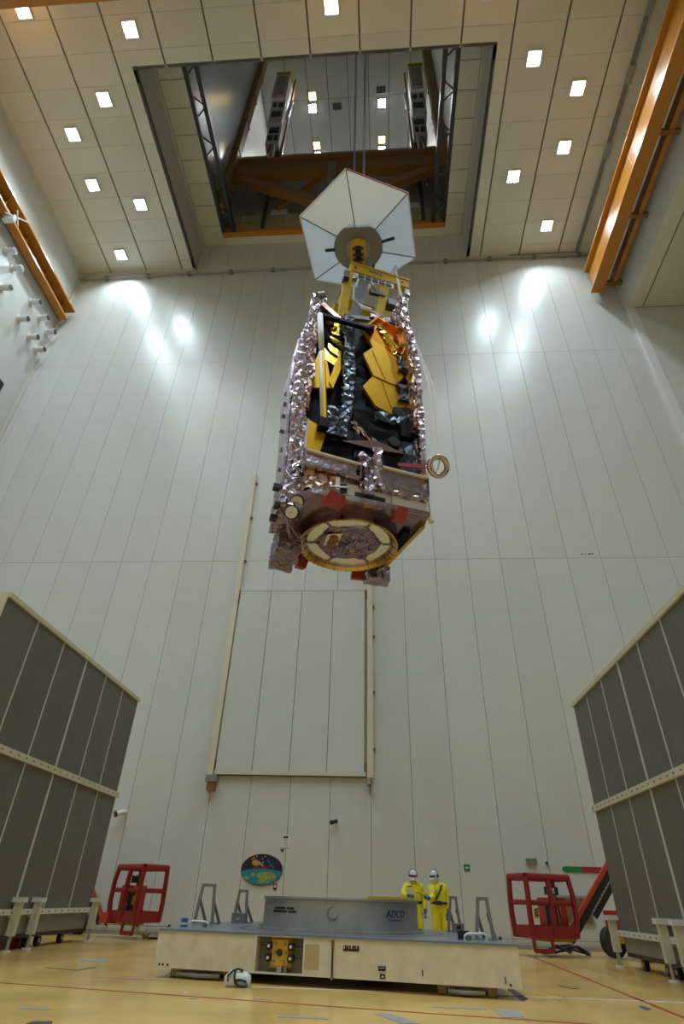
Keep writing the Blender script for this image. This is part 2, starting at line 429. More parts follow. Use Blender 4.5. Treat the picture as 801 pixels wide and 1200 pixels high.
# upper hall seen through the opening
ZU = 68.0; YU = 33.0
struct('wall_upper_left', MB().box((OX0-.3, OY0-4, ZR+.3), (OX0, 18.2, ZU)), 'bluewall')
struct('wall_upper_side', MB().box((OX0-.9, 18.2, ZR+.3), (OX0-.6, YU, ZU)), 'plain')
struct('wall_upper_right', MB().box((OX1+.6, OY0-4, ZR+.3), (OX1+.9, YU, ZU)), 'plain')
struct('wall_upper_front', MB().box((OX0, OY0-4.3, ZR+.3), (OX1+.6, OY0-4, ZU)), 'plain')
struct('wall_upper_back', MB().box((OX0-.6, YU, ZR+.3), (OX1+.6, YU+.3, ZU)), 'plain')
struct('floor_upper', MB().box((OX0-.6, YB+.36, ZR-.1), (OX1+.6, YU, ZR+.3)).box((OX0, OY0-4, ZR+.3), (OX1+.6, OY0-.2, ZR+.5)), 'ceil_joint')
uc = struct('ceiling_upper', MB().box((OX0-.9, OY0-4.3, ZU+.06), (OX1+.9, YU, ZU+.3)), 'ceil_joint')
ux = [OX0-.6] + [-8.6+2.05*k for k in range(7)] + [OX1+.6]
uy = [6.6, 11.8, 17.0, 22.2, 27.4, YU]
for a, b in zip(ux[:-1], ux[1:]):
    for c, d in zip(uy[:-1], uy[1:]):
        panel_piece(uc, 'ceiling_panel', (a+.035, c+.02, ZU), (b-.035, d-.02, ZU+.06), 'plain')
struct('trim_6', MB().box((OX0, OY1-.05, ZR-.02), (OX1, OY1+.3, ZR+.55)), 'orange')

# ------------------------------------------------------------------ ceiling lights
LS = .31
me_frame = MB().box((-LS-.07, -LS-.07, -.10), (-LS, LS+.07, .02)).box((LS, -LS-.07, -.10), (LS+.07, LS+.07, .02)).box((-LS, -LS-.07, -.10), (LS, -LS, .02)).box((-LS, LS, -.10), (LS, LS+.07, .02)).mesh('light_frame', 'white')
me_lens = MB().box((-LS, -LS, -.01), (LS, LS, .02)).mesh('diffuser', 'lamp')
lamp_data = bpy.data.lights.new('beam', 'AREA'); lamp_data.shape = 'SQUARE'; lamp_data.size = 2*LS-.02
lamp_data.energy = LAMP_POWER; lamp_data.spread = math.radians(LAMP_SPREAD); lamp_data.color = (0.76, 0.92, 1.02)
def ceiling_light(x, y, label, group):
    t = thing('ceiling_light', label, 'ceiling light', (x, y, ZC-.021), 0, group)
    inst('light_frame', me_frame, t, (0, 0, 0)); inst('diffuser', me_lens, t, (0, 0, 0))
    o = bpy.data.objects.new('beam', lamp_data); COL.objects.link(o); o.parent = t; o.location = (0, 0, -.06)
GL = 'square lights in the main ceiling'
for x, y, l in (
    (-16.8, 7.15, 'square ceiling light in the top left corner, beside the orange girder'),
    (-11.85, 8.17, 'square ceiling light just above the left front corner of the roof hatch'),
    (-14.35, 10.96, 'square ceiling light level with the left front corner of the roof hatch'),
    (-16.82, 12.5, 'square ceiling light third from the top in the row along the left wall'),
    (-16.86, 15.2, 'square ceiling light fourth from the top in the row along the left wall'),
    (-14.38, 16.46, 'square ceiling light left of the roof hatch, beside its left edge'),
    (-16.88, 19.6, 'square ceiling light nearest the back wall on the left'),
    (-1.9, 7.84, 'square ceiling light above the middle of the roof hatch front edge'),
    (5.5, 7.7, 'square ceiling light cut by the top edge above the hatch right corner'),
    (8.1, 10.42, 'square ceiling light right beside the hatch right front corner'),
    (10.62, 11.8, 'square ceiling light front one of the outer row near the orange beam'),
    (10.64, 14.57, 'square ceiling light middle one of the outer row near the orange beam'),
    (8.12, 15.97, 'square ceiling light right of the roof hatch, beside its right edge'),
    (10.73, 19.0, 'square ceiling light nearest the back wall on the right')):
    ceiling_light(x, y, l, GL)
for x, y in ((-16.8, 2.0), (-14.35, -1.5), (-9.4, 2.5), (-4.4, 1.0), (.6, 2.5), (5.6, -1), (10.6, 3.0), (8.1, -4.5), (-9.4, -5), (-1.9, -6), (-16.8, -8), (10.6, -10), (-6.9, -11), (3.1, -11)):
    ceiling_light(x, y, 'square light in the ceiling part behind the viewer, outside the picture', 'square lights behind the viewer')

def upper_light(x, y, s, m, label, group, cat='ceiling light'):
    t = thing('upper_light', label, cat, (x, y, ZU-.021), 0, group)
    MB().box((-s-.06, -s-.06, -.03), (s+.06, s+.06, .02)).build('light_frame', 'darksteel', t)
    MB().box((-s, -s, -.05), (s, s, -.028)).build('diffuser', m, t)
gU = 'lights in the upper hall ceiling'
upper_light(-6.21, 22.97, .36, 'uplamp', 'white light of the upper hall, left one above the orange girder', gU)
upper_light(.92, 22.9, .36, 'uplamp', 'white light of the upper hall, right one above the orange girder', gU)
upper_light(-6.17, 30.9, .36, 'uplamp', 'white light of the upper hall seen below the orange girder', gU)
upper_light(-6.11, 27.4, .33, 'uplamp', 'white light peeping over the girder on the left', gU)
upper_light(.90, 27.2, .33, 'uplamp', 'white light peeping over the girder on the right', gU)
upper_light(-6.11, 21.9, .34, 'amber', 'amber light above the left white light of the upper hall', gU)
upper_light(-6.11, 26.4, .34, 'amber', 'amber light of the upper hall, left one close above the girder', gU)
upper_light(.90, 26.2, .34, 'amber', 'amber light of the upper hall, right one close above the girder', gU)
for x, y, l in ((-3.65, 22.9, 'dark square vent between the two white upper hall lights'), (.84, 21.7, 'dark square vent above the right white upper hall light')):
    t = thing('ceiling_vent', l, 'vent', (x, y, ZU-.021))
    MB().box((-.46, -.3, -.05), (.46, .3, .02)).build('vent_frame', 'hubgrey', t)
    for k in range(4): MB().box((-.4, -.23+k*.14, -.06), (.4, -.16+k*.14, -.045)).build('slat', 'darksteel', t)

# ------------------------------------------------------------------ upper hall steelwork
t = thing('roof_girder', 'brown orange crane girder with V braces across the upper hall', 'girder', (0, 19.0, 39.6))
GZ = 4.75
MB().box((OX0+.05, -.1, GZ+.1), (OX1+.5, .1, GZ+2.4)).build('girder_web', 'brown', t)
MB().box((OX0+.05, -.35, GZ), (OX1+.5, .35, GZ+.12)).build('lower_flange', 'brown', t)
MB().box((OX0+.05, -.35, GZ+2.3), (OX1+.5, .35, GZ+2.42)).build('upper_flange', 'brown', t)
MB().bar((-10.2, 0, GZ+.1), (-3.3, 0, .3), .5, .75).build('brace', 'brown', t)
MB().bar((4.3, 0, GZ-.1), (-2.6, 0, .3), .5, .75).build('brace', 'brown', t)
MB().bar((-7.0, 1.2, 2.6), (-3.3, .1, GZ+.6), .25, .3).build('brace', 'brown', t)
MB().bar((2.0, 1.2, 3.4), (-1.9, .1, GZ+.9), .25, .3).build('brace', 'brown', t)
MB().box((-3.3, -.36, GZ-1.6), (-2.75, -.1, GZ+1.2)).build('hanger_plate', 'hubgrey', t)
t = thing('gallery', 'pale green parapet with yellow rail behind the roof opening', 'gallery', (0, 20.6, ZR+.3))
MB().box((OX0+.2, 0, 0), (OX1-.2, .08, 2.9)).build('parapet', 'glassgreen', t)
for k in range(9): MB().box((OX0+1.0+k*1.6, -.04, 0), (OX0+1.08+k*1.6, .0, 2.9)).build('post', 'offwhite', t)
MB().box((OX0+.2, -.1, 1.7), (OX1-.2, -.02, 1.8)).build('hand_rail', 'yellow', t)
for k, (x, w_) in enumerate(((-9.5, .7), (-7.6, 1.2), (-6.2, .5), (2.6, .9))):
    MB().box((x, -.05, 2.9), (x+w_, .1, 3.3+.2*(k % 2))).build('rail_box', ('hubgrey', 'white')[k % 2], t)
for s, x, l in ((-1, OX0+.45, 'dark steel lattice rail along the left side of the roof opening'), (1, OX1-.45, 'dark steel lattice rail along the right side of the roof opening')):
    t = thing('hatch_rail', l, 'rail', (x, 0, ZR+.05))
    for dx in (-.36, .34): MB().box((dx-.12, OY0, 0), (dx+.12, OY1, .5)).build('rail_beam', 'darksteel', t)
    for k in range(9):
        y = OY0+.5+k*1.05
        MB().bar((-.3, y, .25), (.3, y+(.5 if k % 2 else -.5), .25), .08, .08).build('lattice_bar', 'darksteel', t)
    MB().cyl((-.52*s*-1, OY0, .1), (-.52*s*-1, OY1, .1), .035).build('cable_duct', 'steel', t)
for x, s, l in ((OX0+.1, 1, 'brown steel column beside the shiny left wall of the upper hall'), (OX1+.3, -1, 'brown steel column at the right side of the upper hall')):
    t = thing('steel_column', l, 'column', (x, 18.6, ZR+.3))
    MB().box((-.35, -.35, 0), (.35, .35, 28.3)).build('shaft', 'brown', t)
    for k in range(5): MB().box((-.4, -.4, 3+k*5.2), (.4, .4, 3.2+k*5.2)).build('collar', 'brown', t)
for x, s, l in ((-8.0, 1, 'white hoist tower with openings left in the upper hall'), (3.55, -1, 'white hoist tower with openings right in the upper hall')):
    t = thing('hoist_tower', l, 'hoist', (x, 19.9, ZR+.3))
    z0 = -(ZR+.3)
    MB().box((-1.1*s-.1, -.5, z0+60.5), (.15*s, .9, z0+66.2)).build('housing', 'offwhite', t)
    MB().box((-.95*s, -.55, z0+55.0), (.25*s, .9, z0+59.6)).build('gear_box', 'offwhite', t)
    MB().box((-.75*s, -.5, z0+51.0), (.35*s, .8, z0+54.4)).build('motor_box', 'offwhite', t)
    for a, b, m_ in (((-.9, 61.3), (-.1, 65.4), 'greytape'), ((-.8, 58.3), (-.5, 59.1), 'black'), ((-.3, 58.2), (.1, 59.0), 'black'), ((-.75, 56.2), (.1, 57.2), 'black'), ((-.6, 53.0), (.2, 53.8), 'black'), ((-.6, 51.6), (-.25, 52.4), 'black'), ((-.1, 51.6), (.2, 52.4), 'black')):
        MB().box((a[0]*s, -.62, z0+a[1]), (b[0]*s, -.52, z0+b[1])).build('opening', m_, t)
    MB().box((.2*s-.12, .0, 0), (.2*s+.12, .25, z0+51)).build('mast', 'darksteel', t)
    MB().box((.45*s-.08, .2, z0+44), (.45*s+.08, .5, z0+67)).build('guide', 'brown', t)
    MB().cyl((.55*s, -.3, z0+56.5), (.7*s, -.3, z0+60), .16).build('pipe', 'white', t)
    MB().tube([(.0, -.4, z0+51), (.1*s, -.5, z0+48), (-.1*s, -.4, z0+44)], .09).build('hose', 'offwhite', t)
    MB().tube([(-.3*s, -.4, z0+51), (-.5*s, -.5, z0+47), (-.3*s, -.4, z0+43)], .07).build('hose', 'black', t)
    MB().box((-1.2*s, -.6, z0+66.2), (.2*s, .9, z0+66.5)).build('yellow_platform', 'yellow', t)

# ------------------------------------------------------------------ crane runway beams in the main hall
t = thing('crane_beam', 'orange steel crane runway beam along the right wall', 'beam', (13.25, 0, 31.35))
MB().box((-.35, YN, 0), (.35, 20.75, .12)).build('lower_flange', 'orange', t)
MB().box((-.30, YN, 2.1), (.30, 20.75, 2.22)).build('upper_flange', 'orange', t)
MB().box((-.06, YN, .12), (.06, 20.75, 2.1)).build('web', 'orange', t)
MB().box((-.07, 14.0, .12), (-.06, 14.03, 2.1)).build('web_joint', 'cream', t)
for k in range(6): MB().box((.35, 20.3-k*4.0, .3), (1.45, 20.5-k*4.0, .6)).build('wall_bracket', 'brown', t)
t = thing('bracket_beam', 'narrow brown beam between the right crane beam and wall', 'beam', (14.28, 0, 31.75))
MB().box((-.12, YN, 0), (.12, 20.7, .1)).build('flange', 'orange', t)
MB().box((-.05, YN, .1), (.05, 20.7, .8)).build('web', 'brown', t)
t = thing('crane_beam', 'orange steel channel beam along the left wall', 'beam', (-19.55, 0, 30.75))
MB().box((-.45, YN, 0), (.02, 20.8, .10)).box((-.10, YN, .10), (.02, 20.8, .16)).build('lower_flange', 'orange', t)
MB().box((-.45, YN, .72), (.33, 20.8, .84)).build('upper_flange', 'orange', t)
MB().box((-.45, YN, .1), (-.36, 20.8, .72)).build('web', 'orange', t)
for k in range(7): MB().box((-.36, 20.0-k*2.1, .1), (.0, 20.05-k*2.1, .72)).build('stiffener', 'orange', t)
MB().box((-.65, YN, .2), (-.45, 20.8, .6)).build('wall_plate', 'brown', t)
t = thing('beam_bracket', 'white bracket arm fixed under the left orange beam', 'bracket', (-19.3, 14.3, 30.5))
MB().box((-.5, -.12, -.2), (.1, .12, .24)).build('mount', 'white', t)
MB().bar((-.3, -.3, .1), (.5, .4, .35), .06, .06).build('arm', 'white', t)
MB().bar((.1, .35, -.1), (.3, -.3, .3), .05, .05).build('arm', 'white', t)
t = thing('crane_bridge', 'orange crane bridge girder crossing the top left corner', 'girder', (0, 6.35, 33.9))
MB().box((-19.3, -.05, 0), (13.2, .05, 1.3)).build('web', 'orange', t)
MB().box((-19.3, -.3, -.1), (13.2, .3, 0)).build('lower_flange', 'orange', t)
MB().box((-19.3, -.3, 1.3), (13.2, .3, 1.4)).build('upper_flange', 'orange', t)
MB().box((-19.5, -.5, -2.15), (-18.9, .5, -.1)).box((12.95, -.5, -.3), (13.55, .5, -.1)).build('end_carriage', 'darksteel', t)

# conduits
t = thing('wall_conduit', 'grey conduit with clamps along the top of the back wall', 'conduit', (0, YB-.12, 35.55))
MB().tube([(XL+.1, 0, -.25), (-5, 0, 0), (13.9, 0, .15)], .07).build('pipe', 'greytape', t)
for k in range(12):
    x = -18.2+k*2.85; z = -.22+(x+20)*.0118
    MB().box((x-.12, -.13, z-.15), (x+.12, .11, z+.1)).build('clamp', 'hubgrey', t)
MB().tube([(8.7, -.05, .32), (13.2, -.05, .36)], .05).build('pipe', 'hubgrey', t)
t = thing('ceiling_conduit', 'dark cable duct running along the ceiling beside the right crane beam', 'conduit', (13.05, 0, ZC-.2))
MB().box((-.09, YN, 0), (.09, 20.7, .19)).build('duct', 'hubgrey', t)
for y in (11.3, 8.6, 14.8): MB().box((-.16, y-.4, -.06), (.16, y+.4, .0)).build('joint_box', 'greytape', t)
t = thing('floor_conduit', 'thin pipe with dark knobs along the foot of the back wall', 'pipe', (0, YB-.06, .24))
MB().cyl((-10, 0, 0), (8, 0, 0), .018).build('pipe', 'greytape', t)
for k in range(18): MB().cyl((-9.6+k*1.0, -.04, 0), (-9.6+k*1.0, .05, 0), .04).build('knob', 'black', t)

# nozzles on left wall and grille
for y, z, l in ((15.65, 29.75, 'white air nozzle at the left picture edge, highest of the group'), (16.5, 29.5, 'white air nozzle second in the upper row on the left wall'),
        (18.58, 29.4, 'white air nozzle in the middle of the upper row on the left wall'), (19.58, 29.3, 'white air nozzle last but one in the upper row on the left wall'),
        (20.52, 29.2, 'white air nozzle at the end of the upper row by the wall corner'), (16.55, 27.75, 'white air nozzle half cut by the left picture edge in the lower row'),
        (18.42, 27.6, 'white air nozzle second in the lower row on the left wall'), (19.59, 27.5, 'white air nozzle third in the lower row on the left wall'),
        (20.4, 27.4, 'white air nozzle lowest of the group by the wall corner')):
    t = thing('air_nozzle', l, 'nozzle', (XL, y, z), 0, 'air nozzles on the left wall')
    MB().cyl((0, 0, 0), (.05, 0, 0), .24, n=16).build('flange', 'white', t)
    MB().cyl((.05, 0, 0), (.55, 0, 0), .16, .19, n=16).build('barrel', 'white', t)
    MB().cyl((.55, 0, 0), (.57, 0, 0), .155, n=16).build('mouth', 'black', t)
t = thing('wall_grille', 'dark grey grille at the left edge below the nozzles', 'grille', (XL+.002, 18.0, 22.2))
MB().box((0, 0, 0), (.08, 1.55, 1.3)).build('frame', 'hubgrey', t)
for k in range(8): MB().box((.08, .06, .08+k*.15), (.12, 1.5, .15+k*.15)).build('slat', 'darksteel', t)

# ------------------------------------------------------------------ lifting door on the back wall
t = bpy.data.objects.new('door_1', None); COL.objects.link(t); t.location = (0, YB, 4.5)
tag(t, 'tall pale lifting door with four panels on the back wall', None, None, 'structure')
for x in (-6.02, -.42):
    MB().box((x-.11, -.16, 0), (x+.11, 0, 13.45)).build('guide_rail', 'cream' if x < -3 else 'cream', t)
    MB().box((x-.08, -.3, -.22), (x+.30 if x < -3 else x+.02, 0, 0)).build('end_stop', 'steel', t)
    MB().box((x-.02, -.26, -.48), (x+.24 if x < -3 else x+.0, 0, -.22)).build('bracket', 'brown', t)
me_dp = MB().box((0, 0, 0), (1.292, .06, 6.98)).mesh('door_panel', 'wall')
for k in range(4): inst('door_panel', me_dp, t, (-5.86+k*1.312, -.10, .18))
MB().box((-5.88, -.12, .04), (-.56, -.02, .18)).build('bottom_bar', 'cream', t)
MB().box((-5.88, -.13, .015), (-.56, -.02, .04)).build('seal', 'darksteel', t)
MB().box((-5.87, -.11, 7.16), (-.57, -.02, 7.22)).build('top_bar', 'trim', t)
for x, z0, z1 in ((-5.89, 6.6, 7.2), (-5.89, .05, .5), (-.56, 6.8, 7.2), (-.56, .05, .5)):
    MB().box((x-.015, -.125, z0), (x+.015, -.02, z1)).build('wear_strip', 'redp', t)
MB().box((-.545, -.11, .1), (-.525, -.02, 7.1)).build('cable', 'black', t)
for x, zz in ((-5.86, (8.6, 10.9, 12.9)), (-.27, (.9, 2.9, 5.1, 6.4))):
    for z in zz: MB().box((x-.04, -.1, z), (x+.04, 0, z+.08)).build('stud', 'brown', t)

# ------------------------------------------------------------------ things on the back wall
def wallthing(name, label, cat, x, z): return thing(name, label, cat, (x, YB, z))
for x, z, l in ((-8.88, 3.26, 'small surveillance camera on the back wall beside the left screen'), (-1.62, 3.15, 'small dark surveillance camera on the wall below the lifting door')):
    t = wallthing('wall_camera', l, 'camera', x, z)
    s = 1.0 if x < -5 else .7
    MB().cyl((.1*s, 0, .05*s), (.1*s, -.14*s, .05*s), .05*s).build('mount', 'white', t)
    MB().cyl((.13*s, -.14*s, .05*s), (-.08*s, -.32*s, -.03*s), .085*s).build('housing', 'white' if x < -5 else 'black', t)
    MB().cyl((-.08*s, -.32*s, -.03*s), (-.12*s, -.355*s, -.045*s), .1*s).build('lens_hood', 'black', t)
t = wallthing('notice_sheet', 'white notice sheet with dark heading above the oval emblem', 'sign', -3.19, 2.4)
MB().box((-.14, -.012, 0), (.14, 0, .35)).build('sheet', 'white', t)
MB().box((-.09, -.016, .27), (.07, -.012, .32)).build('heading', 'black', t)
MB().box((-.09, -.016, .21), (.04, -.012, .23)).build('heading', 'hubgrey', t)
for k in range(3): MB().box((-.08, -.016, .06+k*.04), (.08, -.012, .07+k*.04)).build('text_line', 'greytape', t)
t = wallthing('wall_socket', 'tiny dark socket under the white notice sheet', 'socket', -3.29, 2.3)
MB().box((-.05, -.03, 0), (.05, 0, .06)).build('body', 'black', t); MB().box((-.02, -.035, .02), (.02, -.03, .04)).build('pin_hole', 'greytape', t)
t = wallthing('small_sticker', 'small red white and black sticker right below the oval emblem', 'sticker', -3.43, 1.25)
MB().box((-.07, -.01, 0), (.07, 0, .17)).build('sheet', 'white', t)
MB().box((-.07, -.014, .07), (-.03, -.01, .17)).box((.03, -.014, .07), (.07, -.01, .17)).box((-.03, -.014, .14), (.03, -.01, .17)).build('red_print', 'redp', t)
MB().box((-.06, -.014, 0), (.06, -.01, .06)).build('black_print', 'black', t)
t = wallthing('exit_sign', 'small green exit sign with a white arrow on the back wall', 'sign', 2.605, 1.89)
MB().box((-.09, -.02, 0), (.09, 0, .18)).build('plate', 'greenp', t)
MB().prism([(-.05, -.024, .075), (.0, -.024, .075), (.0, -.024, .045), (.055, -.024, .09), (.0, -.024, .135), (.0, -.024, .105), (-.05, -.024, .105)], (0, .004, 0)).build('arrow', 'white', t)
t = wallthing('wall_box', 'small grey box on the wall above the right red basket', 'box', 4.63, 2.13)
MB().box((-.16, -.1, 0), (.16, 0, .14)).build('body', 'hubgrey', t); MB().box((-.16, -.105, .02), (.16, -.1, .04)).build('lid_edge', 'greytape', t)
t = wallthing('wall_bell', 'small grey round fitting between wall box and arrow sign', 'fitting', 5.1, 2.16)
MB().cyl((0, 0, 0), (0, -.06, 0), .05).build('body', 'hubgrey', t); MB().cyl((0, -.06, 0), (0, -.09, 0), .025).build('button', 'darksteel', t)
t = wallthing('arrow_sign', 'green and red arrow sign pointing left on the back wall', 'sign', 6.0, 1.93)
MB().prism([(-.40, -.02, .01), (-.40, -.02, .15), (-.32+.0, -.02, .16), (.14, -.02, .16), (.14, -.02, 0), (-.32, -.02, 0)], (0, .02, 0)).build('green_half', 'greenp', t)
MB().prism([(-.46, -.02, .08), (-.40, -.02, .15), (-.40, -.02, .01)], (0, .02, 0)).build('arrow_tip', 'greenp', t)
MB().box((.14, -.02, 0), (.75, 0, .16)).build('red_half', 'redp', t)
t = wallthing('wall_hatch', 'brown square hatch low on the wall behind the right lift', 'hatch', 5.62, .62)
MB().box((-.50, -.05, 0), (.62, 0, .72)).build('frame', 'greytape', t); MB().box((-.44, -.07, .06), (.56, -.05, .66)).build('leaf', 'brownp', t)
t = wallthing('wall_scuff', 'dark scribbled marks high on the right part of the wall', 'mark', 8.78, 13.32)
for k, (x, w_) in enumerate(((-.24, .1), (-.08, .05), (.05, .12), (.2, .08))):
    MB().prism([(x, -.006, .03*(k % 2)), (x+w_, -.006, .05), (x+w_, -.006, .09), (x, -.006, .05+.03*(k % 2))], (0, .005, 0)).build('stroke', 'black', t)

# oval emblem
t = wallthing('mission_emblem', 'oval emblem with dark sky, gold satellite and blue green earth', 'emblem', -3.90, 1.775); t.location.y -= .004
MB().prism(ell(.675, .433, 48), (0, -.03, 0)).build('rim', 'redp', t)
MB().prism(ell(.66, .42, 48, y=-.03), (0, -.006, 0)).build('night_sky', 'navy', t)
ea = [(.655*math.cos(a), -.036, .415*math.sin(a)) for a in [PI+.12+i*(PI-.24)/24 for i in range(25)]]
ea += [(x, -.036, -.05+.075*(1-(x/.655)**2)) for x in [.65-.1*i for i in range(1, 13)]]
MB().prism(ea, (0, -.005, 0)).build('earth', 'teal', t)
for pts in ([(-.18,-.13),(-.02,-.07),(.20,-.06),(.42,-.10),(.50,-.19),(.38,-.27),(.22,-.24),(.12,-.33),(.0,-.38),(-.10,-.30),(-.02,-.24),(-.14,-.2)], [(-.55,-.2),(-.44,-.17),(-.36,-.22),(-.44,-.28),(-.52,-.26)], [(-.33,-.1),(-.22,-.09),(-.2,-.15),(-.3,-.17)], [(.2,-.3),(.32,-.3),(.24,-.36),(.16,-.37)]):
    MB().prism([(x, -.041, z) for x, z in pts], (0, -.003, 0)).build('continent', 'earth', t)
MB().prism([(x, -.036, z) for x, z in ((-.34,.22),(-.22,.28),(-.1,.22),(-.06,.14),(-.18,.1),(-.32,.13))], (0, -.006, 0)).build('satellite', 'goldp', t)
MB().bar((-.1, -.04, .2), (.04, -.04, .1), .05, .05).build('satellite_panel', 'goldp', t)
MB().bar((-.36, -.04, .26), (-.26, -.04, .34), .03, .03).build('satellite_panel', 'goldp', t)
MB().prism([(x, -.036, z) for x, z in ((.14,.27),(.2,.26),(.42,.04),(.34,.03))], (0, -.004, 0)).build('beam', 'bluep', t)
for x, z in ((-.2,.36),(.0,.3),(.02,.2),(-.28,.3),(.08,.36)): MB().box((x-.014, -.04, z-.014), (x+.014, -.036, z+.014)).build('star', 'white', t)
text('lettering', 'ENVISAT', .135, 'lettered', t, (-.03, -.04, .055), (PI/2, 0, 0), .003, shear=.25, sx=1.05)

# ================================================================== SPACE TELESCOPE
YAW = math.radians(21)
ZT = 8.0
tel = thing('space_telescope', 'folded space telescope in lilac foil with gold mirrors hanging from the crane', 'spacecraft', (-.76, 11.7, ZT), YAW)
def P(u, v, z): return (u, v, z-ZT)
def plate(poly, v, th, name, m, parent=None, label=None):
    # outline in (u, z), front face at depth v, thickness th going back
    pr = parent if parent is not None else tel
    return MB().prism([P(u, v, z) for u, z in poly][::-1], (0, th, 0)).build(name, m, pr, label=label)

# service module: bottom deck, side boxes, radiator
dk = [(-1.36,-1.52),(1.47,-1.52),(1.52,-1.30),(1.42,.55),(1.25,1.0),(.9,1.42),(-1.0,1.42),(-1.45,1.1),(-1.62,.6),(-1.62,-1.15)]
o = MB().foilloft([[P(u*.985, v*.985, 8.40) for u, v in dk], [P(u, v, 8.46) for u, v in dk], [P(u, v, 8.56) for u, v in dk]], .14, .014, 3).build('bottom_deck', 'foildark', tel)
MB().box(P(-1.36, -1.56, 8.42), P(1.50, -1.50, 8.55)).build('deck_edge_strip', 'foilflat', tel)
o = MB().foilbox(P(-1.35, -1.30, 8.55), P(1.3, 1.25, 9.15), .2, .012, 4).build('bus_body', 'foilflat', tel)
plate([(-.72,8.57),(1.52,8.57),(1.55,9.02),(-.72,9.02)], -1.37, .05, 'radiator_panel', 'radiator', label='plain white radiator panel')
plate([(-.30,8.585),(.44,8.585),(.44,8.78),(-.30,8.80)], -1.42, .04, 'black_panel', 'black')
MB().cyl(P(.57, -1.46, 8.56), P(.58, -1.46, 9.2), .018).build('strut', 'copper', tel)
MB().cyl(P(1.52, -1.50, 8.5), P(1.5, -1.50, 9.2), .016).build('strut', 'hubgrey', tel)
MB().cyl(P(-.56, -1.46, 8.56), P(-.56, -1.46, 9.2), .02).build('strut', 'copper', tel)
MB().foilbox(P(-1.5, -1.46, 8.62), P(-.78, -1.1, 9.12), .08, .03, 8).build('copper_foil_box', 'copper', tel)
MB().box(P(-.80, -1.50, 8.70), P(-.70, -1.40, 9.05)).build('white_column', 'radiator', tel)
MB().box(P(-.66, -1.48, 8.66), P(-.52, -1.36, 8.9)).build('black_unit', 'black', tel)
MB().cyl(P(-.95, -1.5, 8.72), P(-.5, -1.5, 8.80), .025).build('pipe', 'steel', tel)
# left flank of the service module
MB().foilbox(P(-1.95, -1.15, 8.30), P(-1.45, .25, 9.05), .085, .03, 9).build('flank_box', 'foilflat', tel)
MB().foilbox(P(-1.75, -.1, 7.75), P(-1.2, 1.0, 8.42), .085, .03, 10).build('flank_box', 'foildark', tel)
MB().foilbox(P(-1.82, -1.22, 8.2), P(-1.45, -.9, 8.62), .11, .03, 11).build('sensor_box', 'foilflat', tel)
for u, z, r, m_ in ((-1.60, 8.33, .135, 'goldring'), (-1.70, 8.03, .135, 'steel')):
    d = Vector((-.25, -.8, -.55)).normalized(); c = Vector(P(u, -1.2, z))
    sh = MB().cyl(c-d*.25, c, r+.03, r+.03, n=20).build('sensor_barrel', 'black', tel)
    MB().cyl(c, c+d*.02, r, n=20).build('sensor_face', 'cream' if m_ == 'goldring' else 'white', sh)
    MB().bar(c+d*.025+Vector((-.07, 0, -.02)), c+d*.025+Vector((.07, 0, .02)), .012, .025).build('sensor_mark', m_, sh)
for p, q in (((-1.95,-.9,8.3),(-1.3,-.2,8.05)), ((-1.8,-1.1,8.0),(-1.4,.1,7.95)), ((-1.9,-1.0,9.3),(-1.65,-1.1,8.9))):
    MB().cyl(P(*p), P(*q), .03).build('tube_strut', 'foilflat', tel)
for p in ((-2.05,-.9,8.85), (-1.98,-.9,8.35), (-2.0,-.6,8.2)):
    MB().box(P(p[0]-.08, p[1]-.08, p[2]-.06), P(p[0]+.08, p[1]+.08, p[2]+.06)).build('thruster', 'black', tel)
# right rear corner: yellow diagonal brace and foil lump
MB().bar(P(1.45, -1.25, 8.36), P(1.25, .75, 8.30), .10, .12).build('gold_brace', 'goldring', tel)
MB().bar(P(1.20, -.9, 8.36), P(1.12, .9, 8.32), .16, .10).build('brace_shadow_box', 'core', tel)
MB().foilbox(P(.85, .95, 8.0), P(1.5, 1.35, 8.4), .14, .03, 13).build('rear_foil_box', 'foilflat', tel)
MB().cyl(P(1.50, -1.5, 8.42), P(1.56, -1.5, 8.30), .06).build('corner_fitting', 'cream', tel)

# launch adapter ring with spokes, white panels and foil centre
ZRg = 8.16
MB().lathe([(1.00, .16), (1.055, .115), (1.055, .145), (1.02, .17)], 64, P(0, 0, ZRg)).build('ring_upper_band', 'goldring', tel)
MB().lathe([(1.055, .12), (1.12, .065), (1.14, .09), (1.07, .15)], 64, P(0, 0, ZRg)).build('ring_middle_band', 'foildark', tel)
MB().lathe([(1.115, .065), (1.19, .0), (1.215, .0), (1.215, .035), (1.17, .06), (1.135, .085)], 64, P(0, 0, ZRg)).build('adapter_ring', 'goldring', tel)
MB().lathe([(1.165, .06), (1.17, .25), (1.13, .25), (1.135, .08)], 64, P(0, 0, ZRg)).build('ring_collar', 'foilpurple', tel)
for k in range(24):
    a = 2*PI*k/24
    if k == 0: me_sp = MB().bar((1.02, 0, .145), (1.185, 0, .003), .012, .02).mesh('ring_stay', 'foildark')
    inst('ring_stay', me_sp, tel, P(0, 0, ZRg), a)
for k in range(48):
    a = 2*PI*k/48
    if k == 0: me_b = MB().box((-.02, -.014, -.018), (.02, .014, 0)).mesh('bolt', 'goldbright')
    inst('bolt', me_b, tel, P(1.20*math.cos(a), 1.20*math.sin(a), ZRg), a)
MB().lathe([(0.0, .0), (1.02, .0), (1.02, .02), (0.0, .02)], 48, P(0, 0, ZRg+.14)).build('white_base_plate', 'radiator', tel)
oc = [(.86*math.cos(2*PI*k/6-.30), .86*math.sin(2*PI*k/6-.30)) for k in range(6)]
cs = []
def ring_at(s, z): return [P(u*s, v*s, z) for u, v in oc]
